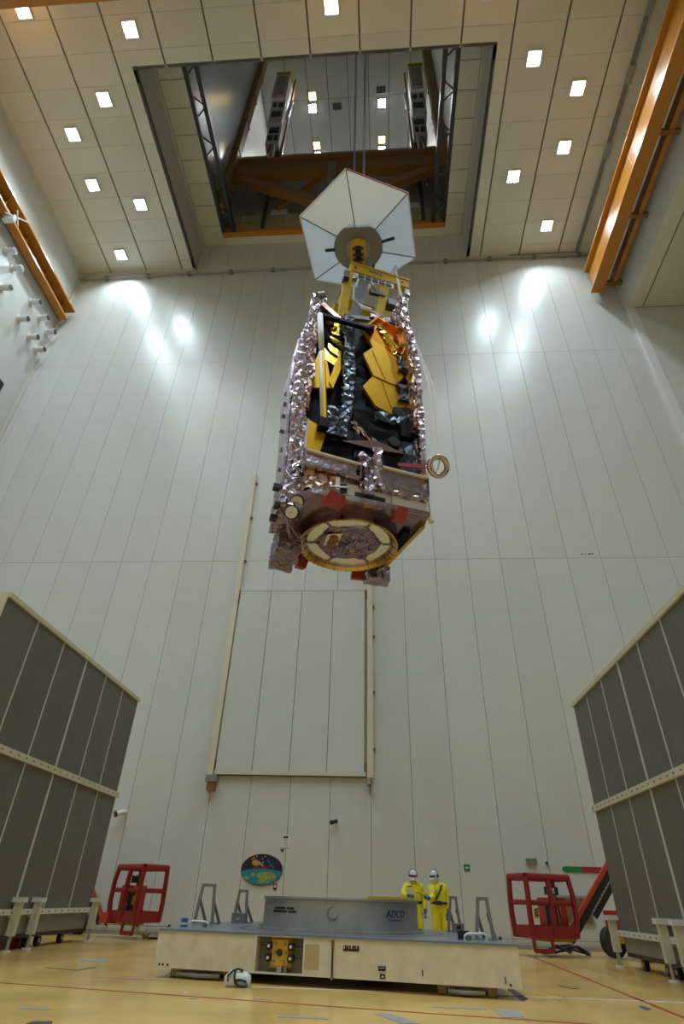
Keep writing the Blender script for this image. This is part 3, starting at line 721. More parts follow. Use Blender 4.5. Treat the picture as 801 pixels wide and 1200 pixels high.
MB().foilloft([ring_at(1.0, ZRg+.135), ring_at(.98, ZRg+.105), ring_at(.75, ZRg+.10), ring_at(.5, ZRg+.10), ring_at(.25, ZRg+.10), ring_at(.02, ZRg+.10)], .075, .028, 17).build('centre_foil', 'foilpurple', tel)
for k in range(6):
    a = 2*PI*k/6-.30
    MB().bar(P(.84*math.cos(a), .84*math.sin(a), ZRg+.12), P(1.04*math.cos(a), 1.04*math.sin(a), ZRg+.12), .04, .05).build('spoke', 'foildark', tel)
npl = MB().prism([P(*p) for p in ((-.62,-.28,ZRg+.05),(-.30,-.45,ZRg+.05),(-.26,.05,ZRg+.05),(-.58,.2,ZRg+.05))], (0, 0, .03)).build('nozzle_plate', 'radiator', tel)
for u, v in ((-.44, -.25), (-.43, .03)):
    MB().lathe([(.13, -.10), (.11, -.10), (.05, .0), (.08, .0)], 20, P(u, v, ZRg+.05)).cyl(P(u, v, ZRg-.02), P(u, v, ZRg+.05), .11).build('thruster_nozzle', 'brown', npl)
# four red cover brackets
for u, v, sx, sy, rz in ((-.84,-1.56,.26,.10,.5), (.75,-1.52,.16,.14,0), (-.84,1.40,.14,.12,.3), (.77,1.47,.2,.1,-.2)):
    b = MB().prism([(-sx, -sy, -.16), (sx*.7, -sy, -.16), (sx, -sy, .06), (sx*.8, -sy, .16), (-sx*.6, -sy, .16), (-sx, -sy, 0)], (0, 2*sy, 0)).build('red_cover', 'redcover', tel)
    b.location = P(u, v, 8.32); b.rotation_euler = (.25, 0, rz*.6)

# front frame: two box beams with taut film windows and the middle cluster
def window_beam(poly, th):
    b = plate(poly, -1.50, th, 'frame_beam', 'foilflat')
    (u0, z0), (u1, z1), (u2, z2), (u3, z3) = poly
    MB().bar(P(u3, -1.53, z3), P(u2, -1.53, z2), .07, .05).build('upper_edge', 'cream', b)
    MB().bar(P(u0, -1.53, z0), P(u1, -1.53, z1), .08, .06).build('lower_edge', 'foil', b)
    MB().bar(P(u0, -1.53, z0), P(u3, -1.53, z3), .05, .05).build('side_edge', 'foil', b)
    MB().bar(P(u1, -1.53, z1), P(u2, -1.53, z2), .05, .05).build('side_edge', 'foildark', b)
window_beam([(-1.56,9.16),(-.22,9.13),(-.20,9.54),(-1.56,9.63)], .28)
window_beam([(.30,9.06),(1.49,8.98),(1.52,9.58),(.34,9.62)], .28)
MB().foilbox(P(.30, -1.56, 8.92), P(1.5, -1.4, 9.04), .1, .03, 21).build('foil_hem', 'foil', tel)
MB().foilbox(P(-.24, -1.5, 8.95), P(.30, -1.15, 9.95), .085, .04, 22).build('middle_foil', 'foildark', tel)
MB().foilbox(P(.12, -1.56, 9.0), P(.32, -1.4, 10.2), .1, .035, 23).build('middle_post', 'foil', tel)
MB().foilbox(P(-.12, -1.53, 8.72), P(.12, -1.38, 9.2), .1, .02, 24).build('middle_leg', 'foilflat', tel)
MB().foilbox(P(-.3, -1.54, 9.15), P(-.12, -1.4, 9.5), .1, .03, 25).build('dark_cluster', 'core', tel)
# deployable boom strip and flattened cone
MB().foilloft([[P(-.45,-1.3,11.08),P(-.30,-1.35,11.05),P(-.28,-1.2,11.0)], [P(-.05,-1.3,10.82),P(.05,-1.38,10.72),P(.05,-1.2,10.66)], [P(.30,-1.3,10.55),P(.45,-1.4,10.42),P(.42,-1.2,10.36)]], .09, .03, 26).build('foil_strip', 'foil', tel)
MB().prism([P(u, -1.45, z) for u, z in ((-.66,10.24),(-.2,10.38),(.2,10.50),(.55,10.42),(.98,10.28),(.6,10.24),(.2,10.2),(-.25,10.22))][::-1], (0, .18, 0)).build('flap', 'foil', tel)
# dark core of the telescope
o = MB().box(P(-1.5, -.55, 9.6), P(1.3, 1.1, 15.9)).build('telescope_core', 'core', tel)
for i, (a, b) in enumerate((((-1.45,-.9,9.7),(-.2,-.55,11.2)), ((-.2,-.95,9.6),(1.4,-.55,11.9)), ((-.3,-.75,11.2),(.2,-.5,15.8)), ((.1,-.75,11.5),(1.35,-.5,12.4)))):
    MB().foilbox(P(*a), P(*b), .28, .05, 30+i).build('black_blanket', 'core', tel)
MB().box(P(-1.5, -1.22, 15.22), P(.25, -1.08, 15.32)).build('top_bar', 'core', tel)
MB().bar(P(.2, -1.15, 15.25), P(.4, -.6, 16.3), .2, .2).build('top_bar', 'core', tel)
MB().box(P(-1.5, -1.05, 15.3), P(-.9, .2, 15.5)).build('top_shelf', 'foildark', tel)
# crumpled dark foil column
col_sec = [(10.72,-.78,-.44),(12.1,-.59,-.28),(13.9,-.56,-.23),(15.8,-.64,-.31)]
MB().foilloft([[P(a, -1.05, z), P(b, -1.05, z), P(b, -.7, z), P(a, -.7, z)] for z, a, b in col_sec], .09, .03, 41).build('dark_foil_column', 'blackfoil', tel)
MB().foilbox(P(-.98, -1.1, 10.72), P(-.45, -.8, 11.7), .09, .035, 42).build('dark_foil_foot', 'blackfoil', tel)
# foil around the gold wing
for i, (a, b) in enumerate((((1.12,-.95,13.9),(1.48,-.6,14.75)), ((1.1,-1.0,12.75),(1.5,-.6,13.5)), ((.95,-1.0,11.7),(1.5,-.7,12.4)), ((.35,-1.0,11.65),(.95,-.7,12.05)))):
    MB().foilbox(P(*a), P(*b), .17, .06, 50+i).build('dark_foil', 'blackfoil', tel)
MB().box(P(1.05, -1.15, 11.2), P(1.5, -.9, 11.75)).build('black_box', 'core', tel)
MB().cyl(P(.85, -1.02, 10.95), P(.85, -1.12, 10.95), .16, n=20).build('black_disc', 'black', tel)
MB().foilbox(P(1.0, -1.05, 10.0), P(1.4, -.8, 11.1), .2, .06, 58).build('dark_foil', 'blackfoil', tel)
# gold mirror segments
def seg(poly, v, m, name='mirror_segment'):
    s_ = plate(poly, v, .10, name, m)
    return s_
s1 = seg([(.06,15.49),(.49,16.23),(1.27,15.87),(1.47,15.04),(1.11,14.60),(.37,14.82)], -.86, 'goldorange')
MB().bar(P(.06,-.93,15.49), P(.49,-.93,16.23), .12, .06).build('segment_rim', 'goldorange', s1)
MB().bar(P(.49,-.93,16.23), P(1.27,-.93,15.87), .12, .06).build('segment_rim', 'goldorange', s1)
MB().bar(P(1.27,-.93,15.87), P(1.47,-.93,15.04), .12, .06).build('segment_rim', 'goldorange', s1)
MB().foilloft([[P(.40,-.88,15.98),P(.62,-.98,15.92),P(.62,-.86,15.9)],[P(.82,-.9,15.2),P(1.1,-1.0,15.1),P(1.05,-.86,15.1)],[P(1.1,-.9,14.66),P(1.2,-.96,14.66),P(1.2,-.86,14.66)]], .1, .04, 61).build('film_fold', 'goldbright', s1)
plate([(.06,15.47),(.3,15.25),(1.11,14.60),(.37,14.80)], -.90, .05, 'gold_front', 'gold', s1)
s2 = seg([(.04,14.36),(.37,14.80),(1.11,14.58),(1.33,13.82),(1.04,13.36),(.36,13.53)], -.92, 'gold')
MB().bar(P(.33,-.925,14.6), P(.72,-.925,13.46), .02, .02).build('fold_line', 'goldbright', s2)
s3 = seg([(.05,13.0),(.34,13.51),(1.04,13.34),(1.42,12.68),(1.01,12.14),(.43,12.35)], -.89, 'gold')
MB().bar(P(.62,-.895,13.4), P(.95,-.895,12.2), .02, .02).build('fold_line', 'goldbright', s3)
# gold panels behind the pole on the left
plate([(-.94,15.2),(-.92,16.0),(-.67,16.0),(-.64,15.12)], -.72, .06, 'mirror_panel', 'goldbright')
plate([(-1.30,15.0),(-1.18,15.1),(-.57,14.86),(-.67,13.67),(-1.05,13.9),(-1.27,14.2)], -.74, .06, 'mirror_panel', 'goldbright')
plate([(-1.43,13.3),(-1.27,14.1),(-1.0,13.8),(-.82,12.77),(-1.35,12.58)], -.76, .06, 'mirror_panel', 'gold')
plate([(-.80,13.6),(-.60,14.4),(-.58,13.6),(-.80,12.7),(-.92,12.95)], -.80, .05, 'mirror_panel', 'gold')
plate([(-1.46,11.01),(-1.25,10.93),(-1.01,10.65),(-1.12,10.05),(-1.48,10.05)], -1.1, .06, 'mirror_panel', 'gold')
plate([(-1.50,11.03),(-1.46,11.03),(-1.48,10.05),(-1.54,10.05)], -1.12, .1, 'panel_edge', 'offwhite')
MB().bar(P(-1.2,-.85,15.2), P(-1.05,-.85,14.6), .14, .14).build('dark_strut', 'core', tel)
MB().tube([P(-1.1,-.9,14.75), P(-.9,-.9,14.45), P(-.66,-.9,14.3)], .05).build('cable_loom', 'core', tel)
for z0, z1 in ((13.75, 15.0), (12.65, 13.75)):
    MB().foilbox(P(-1.55, -1.08, z0), P(-1.42, -.9, z1), .14, .025, int(z0*7)).build('grey_strip', 'foilflat', tel)
# secondary mirror support pole
pl = MB().cyl(P(-1.42, -1.25, 15.15), P(-1.29, -1.25, 13.5), .085, n=14).cyl(P(-1.29, -1.25, 13.5), P(-1.11, -1.25, 10.95), .085, n=14).build('support_pole', 'white', tel, True)
MB().cyl(P(-1.38, -1.245, 13.55), P(-1.20, -1.245, 13.55), .06).build('pole_joint', 'core', pl)
MB().tube([P(-1.27,-1.27,13.45), P(-1.20,-1.27,12.5), P(-1.10,-1.27,11.0)], .075, 10).build('gold_sleeve', 'gold', pl)
MB().box(P(-1.24, -1.35, 10.68), P(-.98, -1.1, 10.98)).build('pole_foot', 'core', pl)

# left sunshield pallet
lp = [(8.75,-1.86,-1.55,.35),(10.0,-1.86,-1.50,.38),(11.4,-1.90,-1.55,.4),(12.7,-1.95,-1.54,.4),(13.6,-1.92,-1.52,.35),(14.4,-1.84,-1.49,.2),(15.4,-1.68,-1.43,-.05),(16.1,-1.54,-1.36,-.35)]
MB().foilloft([[P(a, -1.05, z), P(b, -1.05, z), P(b, bk, z), P(a, bk, z)] for z, a, b, bk in lp], .075, .034, 71).build('sunshield_pallet', 'foil', tel, label='crumpled lilac sunshield pallet')
MB().foilloft([[P(a-.07, -.78, z), P(a-.02, -.82, z), P(a-.02, bk+.02, z), P(a-.07, bk-.05, z)] for z, a, b, bk in lp[:6]], .3, .012, 72).build('pallet_skin', 'foilflat', tel)
MB().foilloft([[P(b-.02, -1.15, z), P(b+.08, -1.12, z), P(b+.08, -.7, z), P(b-.02, -.7, z)] for z, a, b, bk in lp[2:7]], .14, .045, 73).build('pallet_copper_edge', 'copper', tel)
for z in (9.1, 9.9, 10.55, 11.2, 11.75, 12.2, 12.6):
    u = -1.93 if z < 11 else -2.0
    MB().cyl(P(u+.04, -.25, z), P(u-.05, -.27, z), .065).build('release_knob', 'foildark', tel)
MB().foilbox(P(-1.62, -1.05, 15.9), P(-1.2, -.6, 16.35), .12, .05, 75).build('pallet_tip', 'foil', tel)
MB().bar(P(-1.35, -1.0, 16.0), P(-.75, -.9, 15.6), .16, .2).build('tip_arm', 'copper', tel)
MB().cyl(P(-1.5, -1.05, 16.3), P(-1.3, -1.05, 16.45), .12).build('tip_roller', 'hubgrey', tel)
# right sunshield pallet (edge on)
rp = [(8.98,1.36,1.52),(11.35,1.40,1.56),(13.7,1.42,1.58),(14.8,1.31,1.47),(16.0,1.16,1.33),(16.95,1.06,1.22)]
MB().foilloft([[P(a, -1.5, z), P(b, -1.5, z), P(b+.02, .2, z), P(a+.02, .2, z)] for z, a, b in rp], .075, .03, 81).build('sunshield_pallet', 'foil', tel, label='narrow lilac pallet edge')
MB().foilloft([[P(a-.07, -1.4, z), P(a+.02, -1.4, z), P(a+.02, -1.0, z), P(a-.07, -1.0, z)] for z, a, b in rp[1:5]], .2, .03, 82).build('pallet_inner_edge', 'copper', tel)
MB().foilbox(P(.30, -.9, 16.30), P(1.45, -.75, 16.45), .12, .03, 83).build('foil_boom', 'foildark', tel)
# tie bar and copper hoop
MB().bar(P(.74, -1.55, 9.78), P(1.45, -1.6, 9.86), .05, .10).build('red_bar', 'redcover', tel)
hp = thing('copper_hoop', 'round copper coil hoop hanging by white ropes at the right edge of the spacecraft', 'hoop', (0, 0, 0))
hc = Vector((-.76, 11.7, 0)) + Matrix.Rotation(YAW, 3, 'Z') @ Vector((1.72, -1.75, 9.84))
hp.location = hc; hp.rotation_euler = (0, 0, YAW)
me = MB(); R1, r1 = .235, .07
ax, az = Vector((1, 0, 0)), Vector((0, -.45, .89)).normalized()
nrm = ax.cross(az)
ringp = []
for i in range(32):
    t_ = 2*PI*i/32; d = ax*math.cos(t_)+az*math.sin(t_)
    for j in range(10):
        s_ = 2*PI*j/10; ringp.append(tuple(d*(R1+r1*math.cos(s_)) + nrm*r1*math.sin(s_)))
me._add(ringp, [(i*10+j, ((i+1) % 32)*10+j, ((i+1) % 32)*10+(j+1) % 10, i*10+(j+1) % 10) for i in range(32) for j in range(10)])
me.build('coil', 'copper', hp, True)
for k in range(4):
    me = MB(); pts = []
    for i in range(25):
        t_ = 2*PI*i/24; d = ax*math.cos(t_)+az*math.sin(t_)
        pts.append(d*(R1-.05+.03*k+.01*math.sin(5*t_+k)) + nrm*(.075+.01*math.cos(3*t_+k)))
    me.tube(pts, .009, 5).build('strand', ('copper', 'rope')[k % 2], hp)
MB().tube([(-.05, 0, -.15), (.0, -.02, 0), (.05, 0, .18)], .02, 6).build('loose_strand', 'rope', hp)
top_rope = Vector((1.47, -.35, 20.3)); bot = Vector((1.72, -1.75, 10.1))
rp_ = thing('guide_rope', 'pair of white ropes running from the yellow frame down to the copper hoop', 'rope', (-.76, 11.7, 10.1), YAW)
o_ = Vector((0, 0, 10.1))
for dx, m_ in ((0, .042), (.12, .025)):
    MB().tube([top_rope+Vector((dx*.3, 0, 0))-o_, Vector((1.62+dx*.6, -.6, 17.2))-o_, Vector((1.78+dx, -1.55, 13.0))-o_, bot+Vector((dx*.3, 0, 0))-o_], m_, 6).build('strand', 'rope', rp_)

# ------------------------------------------------------------------ yellow spreader frame
sp = thing('lifting_frame', 'yellow lifting frame with shackles on top of the spacecraft', 'lifting frame', (-.76, 11.7, 16.3), YAW)
def Q(u, v, z): return (u, v, z-16.3)
MB().box(Q(-.25, -.42, 19.33), Q(1.97, -.18, 19.80)).build('spreader_beam', 'yellow', sp)
MB().box(Q(-.27, -.45, 19.76), Q(1.99, -.15, 19.84)).build('beam_flange', 'yellow', sp)
MB().box(Q(-.25, 1.0, 19.33), Q(1.97, 1.2, 19.75)).build('spreader_beam', 'yellow', sp)
MB().bar(Q(-.30, -.3, 19.3), Q(-.50, -.3, 16.6), .28, .22).build('frame_leg', 'yellow', sp)
MB().bar(Q(1.06, -.3, 19.3), Q(.72, -.3, 16.6), .30, .22).build('frame_leg', 'yellow', sp)
MB().bar(Q(-.30, 1.1, 19.3), Q(-.50, 1.1, 16.6), .26, .2).build('frame_leg', 'yellow', sp)
MB().bar(Q(1.06, 1.1, 19.3), Q(.72, 1.1, 16.6), .26, .2).build('frame_leg', 'yellow', sp)
MB().bar(Q(.25, -.25, 19.0), Q(-.10, -.25, 16.4), .34, .3).build('grey_column', 'darkcolumn', sp)
MB().bar(Q(1.18, -.2, 19.75), Q(1.05, -.2, 19.0), .3, .3).build('grey_sleeve', 'hubgrey', sp)
MB().bar(Q(.45, -.4, 18.38), Q(1.0, -.4, 18.42), .12, .16).build('cross_bar', 'darksteel', sp)
MB().bar(Q(-.25, -.4, 16.62), Q(.95, -.4, 16.95), .14, .16).build('cross_bar', 'hubgrey', sp)
for k in range(5): MB().box(Q(.02+k*.26, -.46, 19.02), Q(.22+k*.26, -.42, 19.2)).build('black_square', 'black' , sp)
MB().box(Q(-.05, -.42, 18.98), Q(1.35, -.38, 19.24)).build('chequer_strip', 'white', sp)
MB().bar(Q(.62, -.35, 20.15), Q(.30, -.35, 18.5), .09, .09).build('black_rod', 'black', sp)
MB().bar(Q(1.50, -.35, 20.5), Q(1.28, -.35, 19.8), .11, .11).build('rod', 'hubgrey', sp)
MB().box(Q(1.05, -.6, 17.75), Q(1.45, -.3, 18.05)).build('clamp', 'black', sp)
MB().box(Q(-.55, -.6, 18.55), Q(-.36, -.3, 18.9)).build('clamp', 'black', sp)
for u in (-.12, 1.90):
    sh = MB().cyl(Q(u, -.3, 19.32), Q(u, -.3, 18.7), .05).build('shackle', 'steel', sp)
    MB().lathe([(.12, -.04), (.12, .04), (.07, .04), (.07, -.04)], 14, Q(u, -.3, 18.95)).build('shackle_ring', 'steel', sh)
    MB().box(Q(u-.09, -.39, 18.98), Q(u+.09, -.21, 19.28)).build('clevis', 'offwhite', sh)
MB().tube([Q(-.12,-.3,18.75), Q(-.13,-.35,17.8), Q(.1,-.5,17.3), Q(.35,-.8,16.8)], .035, 6).build('sling', 'rope', sp)
MB().tube([Q(1.90,-.3,18.75), Q(1.80,-.5,17.6), Q(1.2,-1.4,16.95)], .03, 6).build('sling', 'rope', sp)
MB().tube([Q(.1,-.5,17.2), Q(.45,-.8,16.7), Q(.9,-.9,16.25)], .03, 6).build('sling', 'rope', sp)
for k, w_ in enumerate((.05, .04, .06, .04, .05)): MB().box(Q(.40+k*.075, -.47, 19.54), Q(.40+k*.075+w_, -.45, 19.62)).build('letter_stroke', 'black', sp)
for u in (.85, 1.7, -.1): MB().cyl(Q(u, -.43, 19.56), Q(u, -.46, 19.56), .04).build('bolt', 'black', sp)

# ------------------------------------------------------------------ hexagonal canopy with hook block and ropes
hx = thing('hexagon_canopy', 'large silvery white hexagonal canopy below the roof opening', 'canopy', (-.62, 11.49, 21.1))
verts = []
for px, py in ((-.97,9.05),(1.22,9.97),(1.61,12.45),(-.34,13.75),(-2.48,13.23),(-2.79,10.62)): verts.append((px+.62, py-11.49, .9))
for i in range(6):
    a, b = verts[i], verts[(i+1) % 6]
    c = (0, 0, .12)
    tri = [Vector(a)*.999, Vector(b)*.999, Vector((a[0]*.12, a[1]*.12, .2)), Vector((b[0]*.12, b[1]*.12, .2))]
    MB().prism([tri[0], tri[1], tri[3], tri[2]], (0, 0, .02)).build('canopy_segment', 'hexfilm', hx)
    MB().bar(Vector(a)*.99, Vector((a[0]*.12, a[1]*.12, .17)), .035, .03).build('rib', 'hubgrey', hx)
    MB().bar(Vector(a), Vector(b), .04, .04).build('rim_bar', 'offwhite' if i else 'redp', hx)
dpoly = [(.92*math.cos(2*PI*k/48), max(-.78, .78*math.sin(2*PI*k/48)*1.1 if False else .92*math.sin(2*PI*k/48)), .08) for k in range(48)]
MB().prism(dpoly, (0, 0, .05)).build('hub_disc', 'hubgrey', hx)
MB().lathe([(.0, 0), (.46, 0), (.46, .03), (.0, .03)], 32, (0, .02, .03)).build('hub_plate', 'greytape', hx)
MB().bar((.88, -.2, .1), (1.35, -.32, .1), .09, .07).build('side_pin', 'black', hx)
MB().bar((-.88, .02, .1), (-1.25, .04, .1), .09, .07).build('side_pin', 'black', hx)
hk = thing('hook_block', 'orange crane hook block in the centre of the canopy', 'hook block', (-.62, 11.5, 20.55))
MB().prism([(-.26, -.36, .55), (.0, -.44, .55), (.26, -.36, .55), (.3, .1, .55), (.2, .4, .55), (-.2, .4, .55), (-.3, .1, .55)], (0, 0, -.3)).build('block', 'yellowbox', hk)
MB().box((-.1, -.32, .2), (.1, .32, .26)).build('sheave_slot', 'black', hk)
for y in (-.24, .0, .2): MB().cyl((-.2, y, .2), (.2, y, .2), .05).build('pin', 'darksteel', hk)
MB().cyl((0, .1, .25), (0, .1, -.1), .07).build('hook_shank', 'darksteel', hk)
MB().tube([(0, .1, -.1), (.12, .1, -.25), (.05, .1, -.42), (-.1, .1, -.36), (-.13, .1, -.25)], .05).build('hook', 'darksteel', hk)
mc = thing('sling_set', 'dark slings between hook block and yellow lifting frame', 'sling', (-.62, 11.5, 19.8))
for p in ((-.30, -.25), (1.6, .45), (-.75, 1.0), (1.1, 1.75)):
    MB().tube([(0, .1, .4), (p[0], p[1], 0.03)], .018, 6).build('sling', 'darksteel', mc)
cb = thing('crane_cables', 'thin steel hoist cables rising through the roof opening', 'cable', (-.62, 11.5, 21.2))
for dx, dy in ((-.48, .1), (-.36, -.25), (.26, .1), (.38, -.25)):
    MB().cyl((dx*.5, dy, 0), (dx, dy, 46.7), .02, n=6).build('cable', 'darksteel', cb)

# ================================================================== PLATFORM
pf = thing('transport_platform', 'wide cream platform with grey deck plate on the floor under the spacecraft', 'platform', (-.87, 10.42, 0))
def D(x, y, z): return (x+.87, y-10.42, z)
deck = [(-3.58,10.88),(1.84,9.95),(1.80,11.2),(1.66,13.2),(1.45,13.9),(.68,14.4),(-1.2,15.0),(-2.7,15.3),(-3.65,14.5),(-3.75,13.4)]
MB().prism([D(x, y, .575) for x, y in deck], (0, 0, .025)).build('deck_plate', 'deck', pf)
# body with a bay left open in the front face
FL = Vector((-3.58, 10.88, 0)); FR = Vector((1.84, 9.95, 0)); e = (FR-FL).normalized(); nn = Vector((-e.y, e.x, 0)); LEN = (FR-FL).length
def F(a, b, z):   # along the front face, depth behind it, height
    p = FL + e*a + nn*b; return D(p.x, p.y, z)
def fbox(a0, a1, b0, b1, z0, z1, name, m, parent=pf):
    vs = [F(a, b, z) for z in (z0, z1) for a, b in ((a0, b0), (a1, b0), (a1, b1), (a0, b1))]
    mb = MB(); mb._add(vs, [(3,2,1,0),(4,5,6,7),(0,1,5,4),(1,2,6,5),(2,3,7,6),(3,0,4,7)])
    return mb.build(name, m, parent)
fbox(0.0, 1.66, 0, .25, .12, .575, 'front_panel', 'creamdirty')
fbox(2.40, 2.845, 0, .25, .12, .575, 'front_panel', 'creamdirty')
fbox(2.865, LEN, 0, .25, .12, .575, 'front_panel', 'creamdirty')
fbox(1.66, 2.40, .16, .25, .12, .575, 'bay_back', 'recessgrey')
fbox(1.66, 2.40, 0.0, .25, .12, .14, 'bay_sill', 'cream')
inner = [(p[0]*.985-.015, 10.42+(p[1]-10.42)*.97+.05) for p in deck]
bodypoly = [F(.02, .25, 0), F(LEN-.02, .25, 0)] + [D(x, y, 0) for x, y in deck[2:]]
MB().prism([(p[0], p[1], .12) for p in bodypoly], (0, 0, .455)).build('body', 'creamdirty', pf)
fbox(0, LEN, -.012, .02, .560, .578, 'edge_trim', 'steel')
# fittings on the front
vb = fbox(1.90, 2.15, .05, .16, .22, .53, 'valve_block', 'yellowbox')
fbox(1.86, 2.19, .10, .16, .19, .56, 'valve_plate', 'yellowbox', vb)
for a, z in ((1.95,.48),(2.10,.48),(1.94,.27),(2.10,.27),(1.95,.38),(2.11,.38)):
    MB().cyl(F(a, .05, z), F(a, .035, z), .022).build('gauge', 'hubgrey', vb)
MB().cyl(F(2.02, .05, .375), F(2.02, .03, .375), .045).build('dial', 'darksteel', vb)
for a, z, d in ((1.85,.45,-1),(1.85,.31,-1),(2.20,.45,1),(2.20,.31,1)):
    kb = MB().cyl(F(a, .10, z), F(a, .01, z), .05, n=14).build('hand_knob', 'black', vb)
    MB().cyl(F(a, .01, z), F(a, .002, z), .02).build('knob_cap', 'white', kb)
    MB().cyl(F(a, .08, z), F(a+d*.16, .08, z+.005), .008, n=6).build('lever', 'darksteel', vb)
fbox(1.99, 2.07, .04, .1, .145, .22, 'outlet', 'steel', vb)
MB().cyl(F(2.12, .06, .22), F(2.12, .06, .13), .03).build('outlet_pipe', 'hubgrey', vb)
fbox(2.43, 2.645, -.006, .0, .205, .49, 'tan_patch', 'patch')
MB().cyl(F(2.855, -.03, .10), F(2.855, -.03, .56), .012, n=6).build('lock_rod', 'darksteel', pf)
for z in (.54, .12, .5): MB().cyl(F(2.855, -.05, z), F(2.855, .0, z), .022).build('rod_eye', 'brown', pf)
st = fbox(3.01, 3.25, -.006, 0, .435, .50, 'dark_sticker', 'black')
for k in range(6): fbox(3.02+k*.037, 3.035+k*.037, -.009, -.006, .465, .49+.012*(k % 2), 'sticker_print', ('white', 'redp', 'patch')[k % 3], st)
s_ = fbox(3.53, 3.64, -.006, 0, .23, .285, 'dark_label', 'black'); fbox(3.545, 3.625, -.009, -.006, .262, .268, 'label_line', 'white', s_)
s_ = fbox(3.555, 3.63, -.006, 0, .145, .20, 'dark_label', 'black'); fbox(3.58, 3.61, -.009, -.006, .16, .18, 'label_line', 'white', s_)
fbox(4.155, 4.17, -.006, 0, .20, .27, 'slot', 'black'); fbox(5.28, 5.295, -.006, 0, .17, .24, 'slot', 'black')
for a in (.1, .16, .24, 5.35): MB().cyl(F(a, -.01, .16), F(a, 0, .16), .015).build('bolt', 'darksteel', pf)
# feet
for a0, a1 in ((.25, 1.25), (4.35, 5.15)):
    pa = fbox(a0, a1, .12, .5, .085, .125, 'skid', 'wood')
    for k in range(3): fbox(a0+k*(a1-a0-.12)/2, a0+.12+k*(a1-a0-.12)/2, .12, .5, 0, .085, 'skid_block', 'wood', pa)
    fbox(a0, a1, .12, .5, 0, .02, 'skid_base', 'wood', pa)
    MB().tube([F(a0+.15, .05, .06), F((a0+a1)/2, .02, .05), F(a1-.15, .05, .06)], .03, 8).build('hose', 'hubgrey', pf)
for a in (.6, 2.9, 4.9):
    MB().cyl(F(a, 3.2, 0), F(a*.9+.3, 3.2, .13), .3, n=20).build('air_pad', 'rubber', pf)
MB().lathe([(1.75, .600), (1.82, .600), (1.82, .6008), (1.75, .6008)], 64, D(-.78, 12.5, 0)).build('deck_groove', 'darksteel', pf)

# steel ring standing on the deck
RC = (-.80, 12.55)
rg_ = thing('steel_ring', 'large grey steel ring standing on the platform deck', 'ring', (RC[0], RC[1], .6))
MB().lathe([(1.36, .0), (1.50, .0), (1.50, .035), (1.405, .035), (1.395, .43), (1.425, .445), (1.425, .475), (1.34, .475), (1.34, .43), (1.355, .035)], 96).build('ring_wall', 'ringsteel', rg_, False)
for k in range(60):
    a = 2*PI*k/60
    if k == 0: me_rb = MB().cyl((0, 0, 0), (0, 0, .018), .018, n=6).mesh('bolt', 'steel')
    inst('bolt', me_rb, rg_, (1.46*math.cos(a), 1.46*math.sin(a), .035))
def onring(a, z, r=1.402): return (r*math.cos(a), r*math.sin(a), z)
a0 = math.radians(-92)
d = Vector((math.cos(a0), math.sin(a0), 0))
hs_ = MB(); hs_.cyl(d*1.36+Vector((0, 0, .26)), d*1.41+Vector((0, 0, .26)), .095, n=20).build('hole_cover', 'hubgrey', rg_)
MB().cyl(d*1.41+Vector((.02, 0, .265)), d*1.416+Vector((.02, 0, .265)), .075, n=20).build('cover_plate', 'ringsteel', rg_)
def ringwrap(a_mid, z0, r=1.403):
    def fn(co):
        a = a_mid + co.x/r
        return Vector(((r+co.z)*math.cos(a), (r+co.z)*math.sin(a), z0+co.y))
    return fn
text('lettering', 'ADCO', .15, 'adcoblue', rg_, (0, 0, 0), (0, 0, 0), .003, wave=ringwrap(math.radians(-45), .27), shear=.2)
for k in range(10):
    a = math.radians(-51.5+k*1.3)
    o = MB().box((-.003, -.013, -.006), (.003, .013, .006)).build('underline', 'adcoblue', rg_)
    o.location = onring(a, .19, 1.403); o.rotation_euler = (0, 0, a)
rw = random.Random(8)
for row, (a_s, a_e, z) in enumerate(((-139.5, -120.5, .31), (-141.5, -117.5, .265))):
    a = a_s
    while a < a_e:
        wd = rw.uniform(.6, 1.1)
        if not (.62 < (a-a_s)/(a_e-a_s) < .68):
            o = MB().box((-.003, -1.4*math.radians(wd)/2*.82, -.016), (.003, 1.4*math.radians(wd)/2*.82, .016)).build('letter_stroke', 'black', rg_)
            o.location = onring(math.radians(a), z, 1.402); o.rotation_euler = (0, 0, math.radians(a))
        a += wd+.25
bd = thing('work_board', 'orange board lying on the ring edge in front of the left person', 'board', (.12, 13.35, 1.08))
MB().box((-.42, -.18, -.004), (.30, .18, .026)).build('board', 'yellowbox', bd)
MB().box((-.40, -.17, .027), (.28, -.12, .04)).build('batten', 'goldp', bd)
bd.rotation_euler = (0, 0, -.35)

# A-frame hand stands around the deck
def a_stand(x, y, rz, h, wd, label):
    t = thing('guard_stand', label, 'stand', (x, y, .601), rz, 'grey A-frame stands on the platform')
    for s in (-1, 1):
        MB().bar((s*wd/2-.02*s, 0, h), (s*wd/2+.06*s if s < 0 else s*wd/2+.03, -.02, 0), .05, .05).build('leg', 'hubgrey', t)
        MB().bar((s*wd/2-.02, .01, h*.62), (s*wd/2+.10, .28, .0), .04, .04).build('brace', 'hubgrey', t)
    MB().bar((-wd/2-.01, 0, h-.02), (wd/2+.01, 0, h-.02), .05, .05).build('top_bar', 'hubgrey', t)
    MB().box((-wd/2-.1, -.05, -.0), (wd/2+.12, .3, .012)).build('base_plate', 'hubgrey', t)
a_stand(-3.50, 13.25, .0, .64, .27, 'grey A-frame stand at the far left corner of the platform')
a_stand(-3.02, 14.35, .0, .57, .19, 'grey A-frame stand behind a small box left of the steel ring')
a_stand(1.36, 13.55, .0, .56, .14, 'grey A-frame stand behind a small box right of the two people')
